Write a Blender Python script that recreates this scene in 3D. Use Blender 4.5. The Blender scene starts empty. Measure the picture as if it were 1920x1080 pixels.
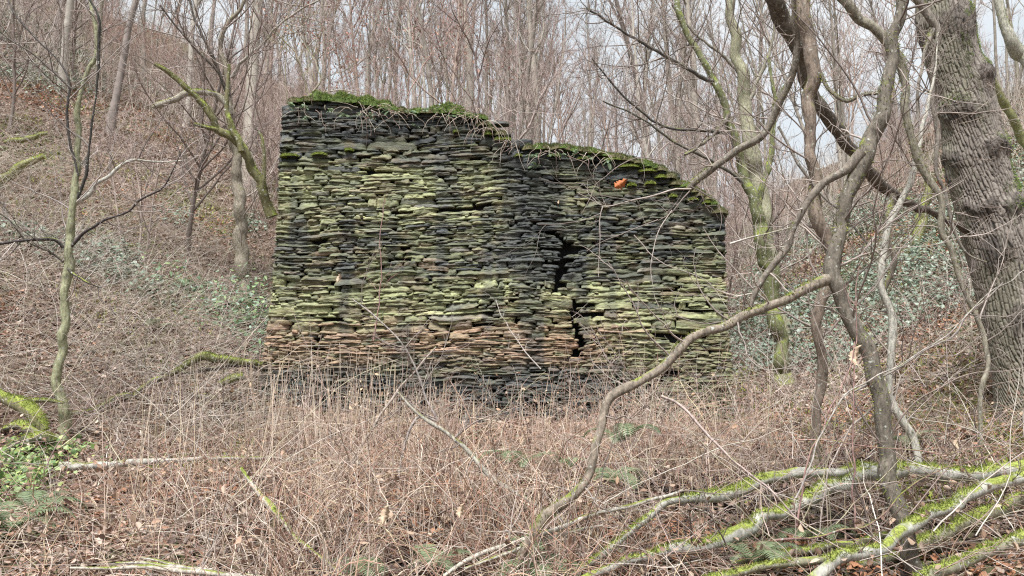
import bpy, math, random
import numpy as np
rng = np.random.default_rng(7)
random.seed(7)
sc = bpy.context.scene
COL = sc.collection

# ------------------------------------------------------------------ camera, world, sun, exposure
F_PX, PITCH, EYE = 1440.0, math.radians(8.0), 1.6
cam_d = bpy.data.cameras.new('camera'); cam = bpy.data.objects.new('camera', cam_d); COL.objects.link(cam)
cam_d.lens = 27.0; cam_d.sensor_width = 36.0; cam_d.clip_start = 0.05; cam_d.clip_end = 2000
cam.location = (0, 0, EYE); cam.rotation_euler = (math.radians(90) + PITCH, 0, 0)
sc.camera = cam
sc.view_settings.view_transform = 'Standard'; sc.view_settings.look = 'None'
sc.view_settings.exposure = 1.62; sc.view_settings.gamma = 1.0
SUN_EL, SUN_AZ = math.radians(62), math.radians(200)          # behind the camera, a little to its left
w = bpy.data.worlds.new('World'); sc.world = w; w.use_nodes = True
nt = w.node_tree; nt.nodes.clear()
def wn(t, **k):
    n = nt.nodes.new(t)
    for a, b in k.items(): setattr(n, a, b)
    return n
sky = wn('ShaderNodeTexSky', sky_type='NISHITA', sun_disc=False)
sky.sun_elevation = SUN_EL; sky.sun_rotation = SUN_AZ; sky.dust_density = 3.0
bg1 = wn('ShaderNodeBackground'); bg1.inputs['Strength'].default_value = 0.055
nt.links.new(sky.outputs[0], bg1.inputs['Color'])
tc = wn('ShaderNodeTexCoord'); mp = wn('ShaderNodeMapping'); mp.inputs['Scale'].default_value = (1, 1, 2.4)
nz = wn('ShaderNodeTexNoise'); nz.inputs['Scale'].default_value = 2.6; nz.inputs['Detail'].default_value = 6
rp = wn('ShaderNodeValToRGB')
rp.color_ramp.elements[0].position = 0.36; rp.color_ramp.elements[0].color = (0.245, 0.270, 0.290, 1)
rp.color_ramp.elements[1].position = 0.64; rp.color_ramp.elements[1].color = (0.32, 0.333, 0.34, 1)
bg2 = wn('ShaderNodeBackground'); bg2.inputs['Strength'].default_value = 1.0
mx = wn('ShaderNodeMixShader'); mx.inputs[0].default_value = 0.92; wo = wn('ShaderNodeOutputWorld')
nt.links.new(tc.outputs['Generated'], mp.inputs[0]); nt.links.new(mp.outputs[0], nz.inputs[0])
nt.links.new(nz.outputs[0], rp.inputs[0]); nt.links.new(rp.outputs[0], bg2.inputs['Color'])
nt.links.new(bg1.outputs[0], mx.inputs[1]); nt.links.new(bg2.outputs[0], mx.inputs[2]); nt.links.new(mx.outputs[0], wo.inputs[0])
sd = bpy.data.lights.new('sun', 'SUN'); sd.energy = 2.5; sd.angle = math.radians(22); sd.color = (1.0, 0.99, 0.962)
so = bpy.data.objects.new('sun', sd); COL.objects.link(so)
so.rotation_euler = (math.radians(90) - SUN_EL, 0, math.radians(180) - SUN_AZ + 0.0)
sc.cycles.use_denoising = False
sc.cycles.max_bounces = 5; sc.cycles.diffuse_bounces = 3; sc.cycles.glossy_bounces = 2; sc.cycles.transmission_bounces = 2
sc.cycles.filter_width = 1.2

# ------------------------------------------------------------------ helpers
cp, sp = math.cos(PITCH), math.sin(PITCH)
def P(px, py, Y):
    """the world point seen in the photograph's pixel (px, py) at the distance Y along the valley"""
    a = (px - 960) / F_PX; b = (540 - py) / F_PX
    dy = cp - b * sp; dz = sp + b * cp
    t = Y / dy
    return np.array([a * t, Y, EYE + dz * t])
def proj(v):
    v = np.asarray(v, float); y = v[..., 1]; z = v[..., 2] - EYE
    d = y * cp + z * sp; u = -y * sp + z * cp
    d = np.where(d < 0.05, 0.05, d)
    return 960 + F_PX * v[..., 0] / d, 540 - F_PX * u / d
def hsh(i, j, k, s):
    n = (i.astype(np.int64) * 374761393 + j.astype(np.int64) * 668265263 + k.astype(np.int64) * 2147483647 + s * 974634777) & 0xffffffff
    n = ((n ^ (n >> 13)) * 1274126177) & 0xffffffff
    n = (n ^ (n >> 16)) * 2246822519 & 0xffffffff
    return ((n ^ (n >> 15)) & 0xffffff) / float(0xffffff)
def vn(x, y, z=0.0, s=0):
    x, y, z = np.broadcast_arrays(np.asarray(x, float), np.asarray(y, float), np.asarray(z, float))
    i, j, k = np.floor(x), np.floor(y), np.floor(z)
    fx, fy, fz = x - i, y - j, z - k
    fx, fy, fz = fx*fx*(3-2*fx), fy*fy*(3-2*fy), fz*fz*(3-2*fz)
    r = 0
    for a in (0, 1):
        for b in (0, 1):
            for c in (0, 1):
                r = r + (fx if a else 1-fx) * (fy if b else 1-fy) * (fz if c else 1-fz) * hsh(i+a, j+b, k+c, s)
    return r
def fbm(x, y, z=0.0, s=0, o=4):
    r, a, t = 0, 1.0, 0
    for q in range(o):
        r = r + a * vn(np.asarray(x) * 2**q, np.asarray(y) * 2**q, np.asarray(z) * 2**q, s + q); t += a; a *= 0.5
    return r / t
def smin(a, b, k): 
    h = np.clip(0.5 + 0.5 * (b - a) / k, 0, 1); return b * (1-h) + a * h - k * h * (1-h)
def smax(a, b, k): return -smin(-a, -b, k)
def ss(a, b, x): 
    t = np.clip((x - a) / (b - a), 0, 1); return t*t*(3-2*t)

def height(x, y, detail=True):
    x = np.asarray(x, float); y = np.asarray(y, float)
    r = np.sqrt(x*x + y*y) + 1e-6
    s = smin(r, 62.0 + 0*r, 12.0) / r
    xe, ye = x * s, y * s
    base = 0.127 * smin(ye, 10.5 + 0*ye, 2.0) + 0.012 * np.maximum(ye - 10, 0)
    zl = 1.2 - 0.39 * (xe + 3.5) + 0.40 * (ye - 9)
    zr = 1.2 + 0.50 * (xe - 3.5) + 0.16 * (ye - 11)
    front = ss(4, -6, y)
    zl = zl - 6 * front; zr = zr - 3 * front
    z = smax(smax(base, zl, 0.7), zr, 0.8)
    if detail:
        z = z + (fbm(x*0.35, y*0.35, 0, 3, 3) - 0.5) * 0.5 * ss(9, 20, r) + (fbm(x*1.6, y*1.6, 0, 9, 3) - 0.5) * 0.13
        z = z + (fbm(x*0.09, y*0.09, 0, 21, 2) - 0.5) * 3.0 * ss(18, 40, r)
    return z
def hit(px, py, far=90):
    """distance Y at which the ray of a pixel meets the ground"""
    Y = np.linspace(2.5, far, 3000)
    a = (px - 960) / F_PX; b = (540 - py) / F_PX
    t = Y / (cp - b*sp); x = a*t; z = EYE + (sp + b*cp) * t
    g = height(x, Y); k = np.argmax(z <= g)
    return float(Y[k]) if (z <= g).any() else far
def GP(px, py):
    return P(px, py, hit(px, py))

class MB:
    def __init__(s): s.V, s.F, s.C, s.n = [], [], [], 0
    def add(s, V, F, C=None):
        V = np.asarray(V, float).reshape(-1, 3)
        for f in (F if isinstance(F, list) else [F]): s.F.append(np.asarray(f) + s.n)
        C = np.ones((len(V), 3)) * 0.5 if C is None else np.broadcast_to(np.asarray(C, float), (len(V), 3))
        s.V.append(V); s.C.append(C); s.n += len(V)
    def build(s, name, mat, parent=None, loc=None, smooth=True):
        V = np.concatenate(s.V); C = np.concatenate(s.C)
        off = np.zeros(3)
        if loc is not None: off = np.array(loc, float)
        elif parent is not None: off = np.array(parent.location)
        me = bpy.data.meshes.new(name)
        me.vertices.add(len(V)); me.vertices.foreach_set('co', (V - off).astype(np.float32).ravel())
        idx = np.concatenate([f.ravel() for f in s.F]).astype(np.int32)
        tot = np.concatenate([np.full(len(f), f.shape[1]) for f in s.F])
        st = np.concatenate([[0], np.cumsum(tot)[:-1]]).astype(np.int32)
        me.loops.add(len(idx)); me.loops.foreach_set('vertex_index', idx)
        me.polygons.add(len(tot)); me.polygons.foreach_set('loop_start', st)
        if smooth: me.polygons.foreach_set('use_smooth', np.ones(len(tot), bool))
        ca = me.color_attributes.new('tint', 'FLOAT_COLOR', 'POINT')
        ca.data.foreach_set('color', np.concatenate([C, np.ones((len(C), 1))], 1).astype(np.float32).ravel())
        me.materials.append(mat); me.update(calc_edges=True)
        o = bpy.data.objects.new(name, me); COL.objects.link(o)
        if parent is not None: o.parent = parent
        elif loc is not None: o.location = loc
        return o
def tag(o, label=None, cat=None, group=None, kind=None):
    if label: o['label'] = label
    if cat: o['category'] = cat
    if group: o['group'] = group
    if kind: o['kind'] = kind
    return o
def empty(name, loc, label, cat, group=None):
    o = bpy.data.objects.new(name, None); COL.objects.link(o); o.location = tuple(float(c) for c in loc); o.empty_display_size = 0.2
    return tag(o, label, cat, group)

def frames(Pn):
    T = np.gradient(Pn, axis=1); T /= np.linalg.norm(T, axis=2, keepdims=True) + 1e-9
    M = len(Pn); ref = rng.normal(size=(M, 3)); N = np.zeros_like(Pn)
    n = ref - (ref * T[:, 0]).sum(1, keepdims=True) * T[:, 0]; n /= np.linalg.norm(n, axis=1, keepdims=True) + 1e-9
    for k in range(Pn.shape[1]):
        n = n - (n * T[:, k]).sum(1, keepdims=True) * T[:, k]; n /= np.linalg.norm(n, axis=1, keepdims=True) + 1e-9; N[:, k] = n
    return T, N, np.cross(T, N)
def tubes(mb, Pn, R, S=3, col=(0.3, 0.25, 0.2), Rmod=None):
    """M tubes of K points: Pn (M,K,3), R (M,K)"""
    Pn = np.asarray(Pn, float); M, K = Pn.shape[:2]
    T, N, B = frames(Pn)
    a = np.arange(S) * 2 * math.pi / S
    rr = R[:, :, None] * np.ones(S) if Rmod is None else R[:, :, None] * Rmod
    V = Pn[:, :, None] + rr[..., None] * (np.cos(a)[None, None, :, None] * N[:, :, None] + np.sin(a)[None, None, :, None] * B[:, :, None])
    i = np.arange(M)[:, None, None] * K * S; k = np.arange(K-1)[None, :, None] * S; s = np.arange(S)[None, None]; s2 = (s + 1) % S
    F = np.stack([i+k+s, i+k+s2, i+k+S+s2, i+k+S+s], -1).reshape(-1, 4)
    col = np.asarray(col, float)
    if col.ndim == 2: col = np.repeat(col, K*S, 0)
    elif col.ndim == 3: col = np.repeat(col.reshape(-1, 3), S, 0)
    mb.add(V.reshape(-1, 3), F, col)
    return V
def wander(P0, D, L, K, wob, lift=0.0, droop=0.0):
    """M random-walk stems: start P0 (M,3), direction D (M,3), length L (M,)"""
    M = len(P0); out = np.zeros((M, K, 3)); out[:, 0] = P0
    D = D / (np.linalg.norm(D, axis=1, keepdims=True) + 1e-9); st = (L / (K-1))[:, None]
    for k in range(1, K):
        out[:, k] = out[:, k-1] + D * st
        D = D + rng.normal(size=(M, 3)) * wob; D[:, 2] += lift - droop * (k / K)
        D = D / (np.linalg.norm(D, axis=1, keepdims=True) + 1e-9)
    return out
def spline(pts, n):
    pts = np.asarray(pts, float); m = len(pts)
    if m == 2: return pts[0] + (pts[1]-pts[0]) * np.linspace(0, 1, n)[:, None]
    q = np.vstack([2*pts[0]-pts[1], pts, 2*pts[-1]-pts[-2]])
    seg = np.linalg.norm(np.diff(pts[:, :3], axis=0), axis=1); cs = np.concatenate([[0], np.cumsum(seg)])
    t = np.linspace(0, cs[-1], n); i = np.clip(np.searchsorted(cs, t, side='right') - 1, 0, m-2)
    f = ((t - cs[i]) / (seg[i] + 1e-9))[:, None]
    a, b, c, d = q[i], q[i+1], q[i+2], q[i+3]
    return 0.5 * (2*b + (c-a)*f + (2*a-5*b+4*c-d)*f*f + (3*b-a-3*c+d)*f**3)
def pick(cols, n):
    c = np.asarray(cols, float)[rng.integers(0, len(cols), n)]
    return np.clip(c * rng.uniform(0.75, 1.25, (n, 1)), 0, 1)

# ------------------------------------------------------------------ materials
def new_mat(name):
    m = bpy.data.materials.new(name); m.use_nodes = True
    t = m.node_tree; return m, t, t.nodes['Principled BSDF']
def N(t, typ, **k):
    n = t.nodes.new(typ)
    for a, b in k.items():
        if a.startswith('_'): setattr(n, a[1:], b)
        else: n.inputs[a.replace('__', ' ')].default_value = b
    return n
def tint_mat(name, rough=0.8, nscale=30, var=0.5, bump=0.3, stretch=(1, 1, 1), moss=None, mossamt=0.5, mosscol=(0.20, 0.23, 0.05), spec=0.3, dist=0.01, trans=0.0, spots=None):
    """colour from the mesh's own tint, varied by noise; optional moss where the surface faces up"""
    m, t, b = new_mat(name); L = t.links.new
    at = N(t, 'ShaderNodeAttribute', _attribute_name='tint')
    tc = N(t, 'ShaderNodeTexCoord'); mp = N(t, 'ShaderNodeMapping', Scale=stretch); L(tc.outputs['Object'], mp.inputs[0])
    nz = N(t, 'ShaderNodeTexNoise', Scale=nscale, Detail=6.0, Roughness=0.65); L(mp.outputs[0], nz.inputs[0])
    mr = N(t, 'ShaderNodeMapRange'); mr.inputs['From Min'].default_value = 0.3; mr.inputs['From Max'].default_value = 0.7
    mr.inputs['To Min'].default_value = 1 - var; mr.inputs['To Max'].default_value = 1 + var; L(nz.outputs[0], mr.inputs[0])
    mu = N(t, 'ShaderNodeVectorMath', _operation='SCALE'); L(at.outputs['Color'], mu.inputs[0]); L(mr.outputs[0], mu.inputs['Scale'])
    out = mu.outputs[0]
    if spots:
        n3 = N(t, 'ShaderNodeTexNoise', Scale=spots[1], Detail=4.0); L(tc.outputs['Object'], n3.inputs[0])
        r3 = N(t, 'ShaderNodeMapRange'); r3.inputs['From Min'].default_value = spots[2]; r3.inputs['From Max'].default_value = spots[2] + 0.06; L(n3.outputs[0], r3.inputs[0])
        x3 = N(t, 'ShaderNodeMix', _data_type='RGBA'); L(r3.outputs[0], x3.inputs[0]); L(out, x3.inputs[6]); x3.inputs[7].default_value = (*spots[0], 1); out = x3.outputs[2]
    if moss is not None:
        ge = N(t, 'ShaderNodeNewGeometry'); sx = N(t, 'ShaderNodeSeparateXYZ'); L(ge.outputs['Normal'], sx.inputs[0])
        n2 = N(t, 'ShaderNodeTexNoise', Scale=moss, Detail=5.0); L(tc.outputs['Object'], n2.inputs[0])
        ad = N(t, 'ShaderNodeMath', _operation='MULTIPLY_ADD'); L(sx.outputs['Z'], ad.inputs[0]); ad.inputs[1].default_value = 0.28; L(n2.outputs[0], ad.inputs[2])
        r2 = N(t, 'ShaderNodeMapRange'); r2.inputs['From Min'].default_value = 0.98 - mossamt; r2.inputs['From Max'].default_value = 1.08 - mossamt; L(ad.outputs[0], r2.inputs[0])
        mc = N(t, 'ShaderNodeTexNoise', Scale=90.0, Detail=4.0); L(tc.outputs['Object'], mc.inputs[0])
        rc = N(t, 'ShaderNodeValToRGB'); L(mc.outputs[0], rc.inputs[0])
        rc.color_ramp.elements[0].position = 0.35; rc.color_ramp.elements[0].color = (*[c*0.45 for c in mosscol], 1)
        rc.color_ramp.elements[1].position = 0.7; rc.color_ramp.elements[1].color = (*[min(1, c*1.4) for c in mosscol], 1)
        mi = N(t, 'ShaderNodeMix', _data_type='RGBA'); L(r2.outputs[0], mi.inputs[0]); L(out, mi.inputs[6]); L(rc.outputs[0], mi.inputs[7]); out = mi.outputs[2]
    L(out, b.inputs['Base Color'])
    b.inputs['Roughness'].default_value = rough; b.inputs['Specular IOR Level'].default_value = spec
    if bump:
        bp = N(t, 'ShaderNodeBump', Strength=bump, Distance=dist); L(nz.outputs[0], bp.inputs['Height']); L(bp.outputs[0], b.inputs['Normal'])
    if trans:
        tr = N(t, 'ShaderNodeBsdfTranslucent'); L(out, tr.inputs[0]); ms = N(t, 'ShaderNodeMixShader'); ms.inputs[0].default_value = trans
        L(b.outputs[0], ms.inputs[1]); L(tr.outputs[0], ms.inputs[2]); L(ms.outputs[0], t.nodes['Material Output'].inputs[0])
    return m
M_STONE = tint_mat('slate', rough=0.62, nscale=13, var=0.5, bump=1.0, stretch=(1, 1, 4), spec=0.4, dist=0.015)
M_CORE = tint_mat('wall_core', rough=1, nscale=12, var=0.4, bump=0.6)
M_BARK = tint_mat('bark', rough=0.88, nscale=46, var=0.6, bump=1.0, stretch=(1, 1, 0.4), moss=7, mossamt=0.27, dist=0.01, spots=((0.36, 0.37, 0.33), 38, 0.63))
M_BARKM = tint_mat('mossy_bark', mosscol=(0.25, 0.29, 0.065), rough=0.9, nscale=28, var=0.4, bump=0.8, stretch=(1, 1, 0.5), moss=6, mossamt=0.38, dist=0.012, spots=((0.42, 0.43, 0.38), 26, 0.60))
M_OAK = tint_mat('oak_bark', rough=0.9, nscale=40, var=0.3, bump=0.5, stretch=(1, 1, 0.5), moss=2.0, mossamt=0.16, mosscol=(0.14, 0.20, 0.04), dist=0.01)
M_FAR = tint_mat('distant_bark', rough=0.9, nscale=3, var=0.35, bump=0)
M_TWIG = tint_mat('twig', rough=0.8, nscale=9, var=0.3, bump=0)
M_MOSS = tint_mat('moss', rough=0.9, nscale=14, var=0.45, bump=0, spec=0.1, trans=0.25)
M_LEAF = tint_mat('dead_leaf', rough=0.65, nscale=4, var=0.2, bump=0, spec=0.35, trans=0.15)
M_IVY = tint_mat('ivy_leaf', rough=0.5, nscale=2, var=0.25, bump=0, spec=0.6, trans=0.1)
M_FERN = tint_mat('fern_leaf', rough=0.5, nscale=6, var=0.25, bump=0, spec=0.4, trans=0.25)
M_SOIL = tint_mat('leafy_soil', rough=0.95, nscale=26, var=0.55, bump=0.9, dist=0.05, spec=0.15)

# ------------------------------------------------------------------ ground
def axis(lo, hi, c, n, p):
    u = np.linspace(-1, 1, n); v = np.sign(u) * np.abs(u)**p
    return np.where(v < 0, c + (c - lo) * v, c + (hi - c) * v)
gx = axis(-420, 420, 0, 420, 3.0); gy = axis(-120, 620, 9, 420, 3.0)
X, Yg = np.meshgrid(gx, gy); Z = height(X, Yg)
nx, ny = len(gx), len(gy)
I = np.arange(nx*ny).reshape(ny, nx)
gF = np.stack([I[:-1, :-1], I[:-1, 1:], I[1:, 1:], I[1:, :-1]], -1).reshape(-1, 4)
n1 = fbm(X*0.5, Yg*0.5, 0, 31, 4)[..., None]; n2 = fbm(X*2.3, Yg*2.3, 0, 41, 3)[..., None]
gc = np.array([0.10, 0.070, 0.052]) * (1-n1) + np.array([0.19, 0.135, 0.105]) * n1
gc = gc * (0.6 + 0.8*n2)
gm = ss(0.54, 0.66, fbm(X*0.4+5, Yg*0.4, 0, 51, 3))[..., None]
gc = gc * (1 - 0.55*gm) + np.array([0.10, 0.13, 0.05]) * 0.55*gm
mb = MB(); mb.add(np.stack([X, Yg, Z], -1).reshape(-1, 3), gF, gc.reshape(-1, 3))
tag(mb.build('ground', M_SOIL), 'leaf strewn valley floor and steep wooded banks', 'ground', kind='structure')

# ------------------------------------------------------------------ scatter helpers
def in_view(n, y0, y1, power=1.4, margin=460):
    """random ground points inside the view wedge"""
    Y = y0 + (y1 - y0) * rng.random(n)**power
    x = (rng.random(n) * (1920 + 2*margin) - margin - 960) / F_PX * Y * 1.01
    z = height(x, Y)
    return np.stack([x, Y, z], 1)
def leaves(mb, pos, size, col, flat=0.6, up=None, fold=0.25, asp=0.6):
    """a folded pointed leaf of six vertices at every position"""
    n = len(pos)
    nrm = rng.normal(size=(n, 3)) * flat + np.array([0, 0, 1.0]); 
    if up is not None: nrm = nrm + up
    nrm /= np.linalg.norm(nrm, axis=1, keepdims=True)
    d = rng.normal(size=(n, 3)); d -= (d*nrm).sum(1, keepdims=True) * nrm; d /= np.linalg.norm(d, axis=1, keepdims=True) + 1e-9
    b = np.cross(nrm, d); s = np.asarray(size).reshape(-1, 1) * np.ones((n, 1))
    w = s * asp * 0.5; c = rng.uniform(-fold, fold, (n, 1)) * s
    a0 = pos - d*s*0.5; a1 = pos + d*s*0.55 - nrm*c*0.6
    l1 = pos - d*s*0.12 + b*w + nrm*c; r1 = pos - d*s*0.12 - b*w + nrm*c
    l2 = pos + d*s*0.24 + b*w*0.8 + nrm*c*0.8; r2 = pos + d*s*0.24 - b*w*0.8 + nrm*c*0.8
    V = np.stack([a0, l1, l2, a1, r2, r1], 1).reshape(-1, 3); i = np.arange(n)[:, None] * 6
    mb.add(V, [np.concatenate([i + np.array([[0, 1, 2, 3]]), i + np.array([[0, 3, 4, 5]])], 0)], np.repeat(col, 6, 0))
def blades(mb, pos, nrm, h, wd, col, spread=0.5):
    n = len(pos); nn = nrm + rng.normal(size=(n, 3)) * spread; nn /= np.linalg.norm(nn, axis=1, keepdims=True) + 1e-9
    d = rng.normal(size=(n, 3)); d -= (d*nn).sum(1, keepdims=True)*nn; d /= np.linalg.norm(d, axis=1, keepdims=True) + 1e-9
    h = np.asarray(h).reshape(-1, 1); wd = np.asarray(wd).reshape(-1, 1)
    V = np.stack([pos - d*wd, pos + d*wd, pos + nn*h], 1).reshape(-1, 3)
    mb.add(V, np.arange(3*n).reshape(-1, 3), np.repeat(col, 3, 0))
MOSSC = [(0.26, 0.30, 0.065), (0.18, 0.225, 0.05), (0.34, 0.355, 0.10), (0.12, 0.155, 0.04)]
FRESH = [(0.21, 0.28, 0.08), (0.14, 0.20, 0.06), (0.29, 0.34, 0.12), (0.10, 0.13, 0.05)]

LIME = [(0.27, 0.315, 0.07), (0.19, 0.235, 0.055), (0.34, 0.36, 0.11), (0.12, 0.155, 0.04)]
LITTER = [(0.34, 0.23, 0.18), (0.46, 0.33, 0.27), (0.20, 0.13, 0.10), (0.36, 0.20, 0.13), (0.42, 0.33, 0.29), (0.50, 0.40, 0.33), (0.10, 0.07, 0.06), (0.16, 0.11, 0.09)]
mb = MB()
for n, y0, y1, sz in ((75000, 3.0, 13, 0.058), (150000, 9, 30, 0.075), (110000, 20, 62, 0.13)):
    p = in_view(n, y0, y1, 1.2); p[:, 2] += rng.uniform(0.005, 0.04, n)
    c = pick(LITTER, n); far = ss(8, 16, p[:, 1])[:, None]*0.5; c = c*(1-far) + np.array([0.30, 0.22, 0.185])*far
    gg = ss(0.50, 0.64, fbm(p[:, 0]*0.5+40, p[:, 1]*0.5, 0, 65, 3))[:, None]*(rng.random((n, 1)) < 0.55)*ss(9, 11, p[:, 1])[:, None]; c = c*(1-gg) + np.array([0.19, 0.21, 0.11])*rng.uniform(0.6, 1.4, (n, 1))*gg
    thicket_shade = (ss(9.8, 8.6, p[:, 1])*ss(250, 520, proj(p)[0])*ss(2100, 1500, proj(p)[0])*0.80)[:, None]; c = c*(1 - thicket_shade)  # shade in the gaps under the brambles, painted into the leaf colour
    red = ss(0.5, 0.62, fbm(p[:, 0]*0.45, p[:, 1]*0.45, 0, 61, 3))[:, None] * (rng.random((n, 1)) < 0.45)
    c = c * (1-red) + np.array([0.40, 0.20, 0.115]) * rng.uniform(0.7, 1.2, (n, 1)) * red
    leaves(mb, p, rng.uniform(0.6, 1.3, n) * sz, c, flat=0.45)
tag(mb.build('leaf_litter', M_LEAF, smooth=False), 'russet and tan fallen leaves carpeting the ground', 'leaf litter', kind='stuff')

# ------------------------------------------------------------------ the ruined slate wall
WY = 10.0
top_px = [(528, 238), (533, 208), (547, 190), (580, 186), (640, 186), (700, 194), (760, 208), (850, 208), (900, 220), (925, 243), (958, 264), (985, 276), (1050, 272),
          (1100, 280), (1160, 292), (1215, 304), (1252, 318), (1258, 336), (1290, 348), (1325, 366), (1345, 382), (1359, 402), (1361, 440)]
left_px = [(528, 230), (524, 300), (520, 400), (508, 540), (496, 640), (486, 700), (484, 790), (484, 900)]
right_px = [(1360, 400), (1364, 480), (1366, 560), (1370, 640), (1377, 740), (1380, 900)]
tw = np.array([P(a, b, WY) for a, b in top_px]); lw = np.array([P(a, b, WY) for a, b in left_px]); rw = np.array([P(a, b, WY) for a, b in right_px])
def topz(x): return np.interp(x, tw[:, 0], tw[:, 2])
def leftx(z): return np.interp(z, lw[::-1, 2], lw[::-1, 0])
def rightx(z): return np.interp(z, rw[::-1, 2], rw[::-1, 0])
ZB = 0.55; THICK = 0.62
crack_px = [(985, 268), (1000, 300), (1012, 340), (1032, 375), (1030, 410), (1040, 440), (1062, 465), (1052, 495), (1052, 515), (1040, 545), (1052, 556), (1076, 560), (1078, 585), (1074, 605), (1086, 630), (1092, 650), (1078, 668), (1060, 682)]
ck = np.array([P(a, b, WY) for a, b in crack_px])
def crackx(z): return np.interp(z, ck[::-1, 2], ck[::-1, 0])
def crackw(px, py):  # half width in metres of the open crack
    y = py
    return np.interp(y, [268, 300, 380, 430, 455, 470, 485, 505, 525, 545, 556, 600, 640, 668, 690], [0.0, 0.0, 0.0, 0.006, 0.012, 0.030, 0.012, 0.052, 0.034, 0.018, 0.010, 0.024, 0.028, 0.016, 0.0])
SLATE, OLIVE, PALE, RUST, BROWN, GREY = map(np.array, ((0.036, 0.042, 0.046), (0.128, 0.138, 0.066), (0.30, 0.315, 0.16), (0.36, 0.225, 0.15), (0.20, 0.145, 0.095), (0.19, 0.19, 0.175)))
def zone(px, py, r):
    """what kind of stone stands here: weights of slate, olive, pale, rust, brown, grey"""
    wv = fbm(px/160.0, py/45.0, 0, 71, 3) - 0.5; py = py + wv*70
    dark = 1.9*ss(335, 290, py) + 0.48 + 0.75*ss(400, 430, py)*ss(540, 500, py)*0.9 + 2.0*ss(672, 705, py)*ss(1250, 1150, px) + 0.7*ss(1050, 1120, px)*ss(520, 480, py)
    ol = 1.0 + 0.9*ss(1150, 1220, px)*ss(560, 600, py) - 0.45*ss(300, 220, py)
    pale = 0.10 + 1.1*ss(305, 335, py)*ss(430, 395, py)*ss(1120, 1000, px) + 1.9*ss(515, 545, py)*ss(625, 590, py) + 0.7*ss(1080, 1150, px)*ss(540, 600, py)*ss(760, 700, py)
    rust = 0.75*ss(575, 645, py)*ss(715, 655, py)*ss(1240, 1100, px) + 0.03
    brown = 0.25*ss(370, 410, py)*ss(700, 620, px) + 0.12 + 0.7*ss(640, 680, py)*ss(800, 740, py)
    grey = 0.16 + 0.3*ss(640, 690, py)
    W = np.stack([dark, ol, pale, rust, brown, grey], -1)
    return W
CC = np.stack([SLATE, OLIVE, PALE, RUST, BROWN, GREY])
def stone_colour(x, z):
    px, py = proj(np.stack([x, WY + 0*x, z], -1)); W = zone(px, py, 0)
    g = rng.random(W.shape) ** 2.2 + 0.02; W = W * g; W = W ** 1.35; W /= W.sum(-1, keepdims=True)
    return (W @ CC) * rng.uniform(0.72, 1.28, (len(x), 1))

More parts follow.
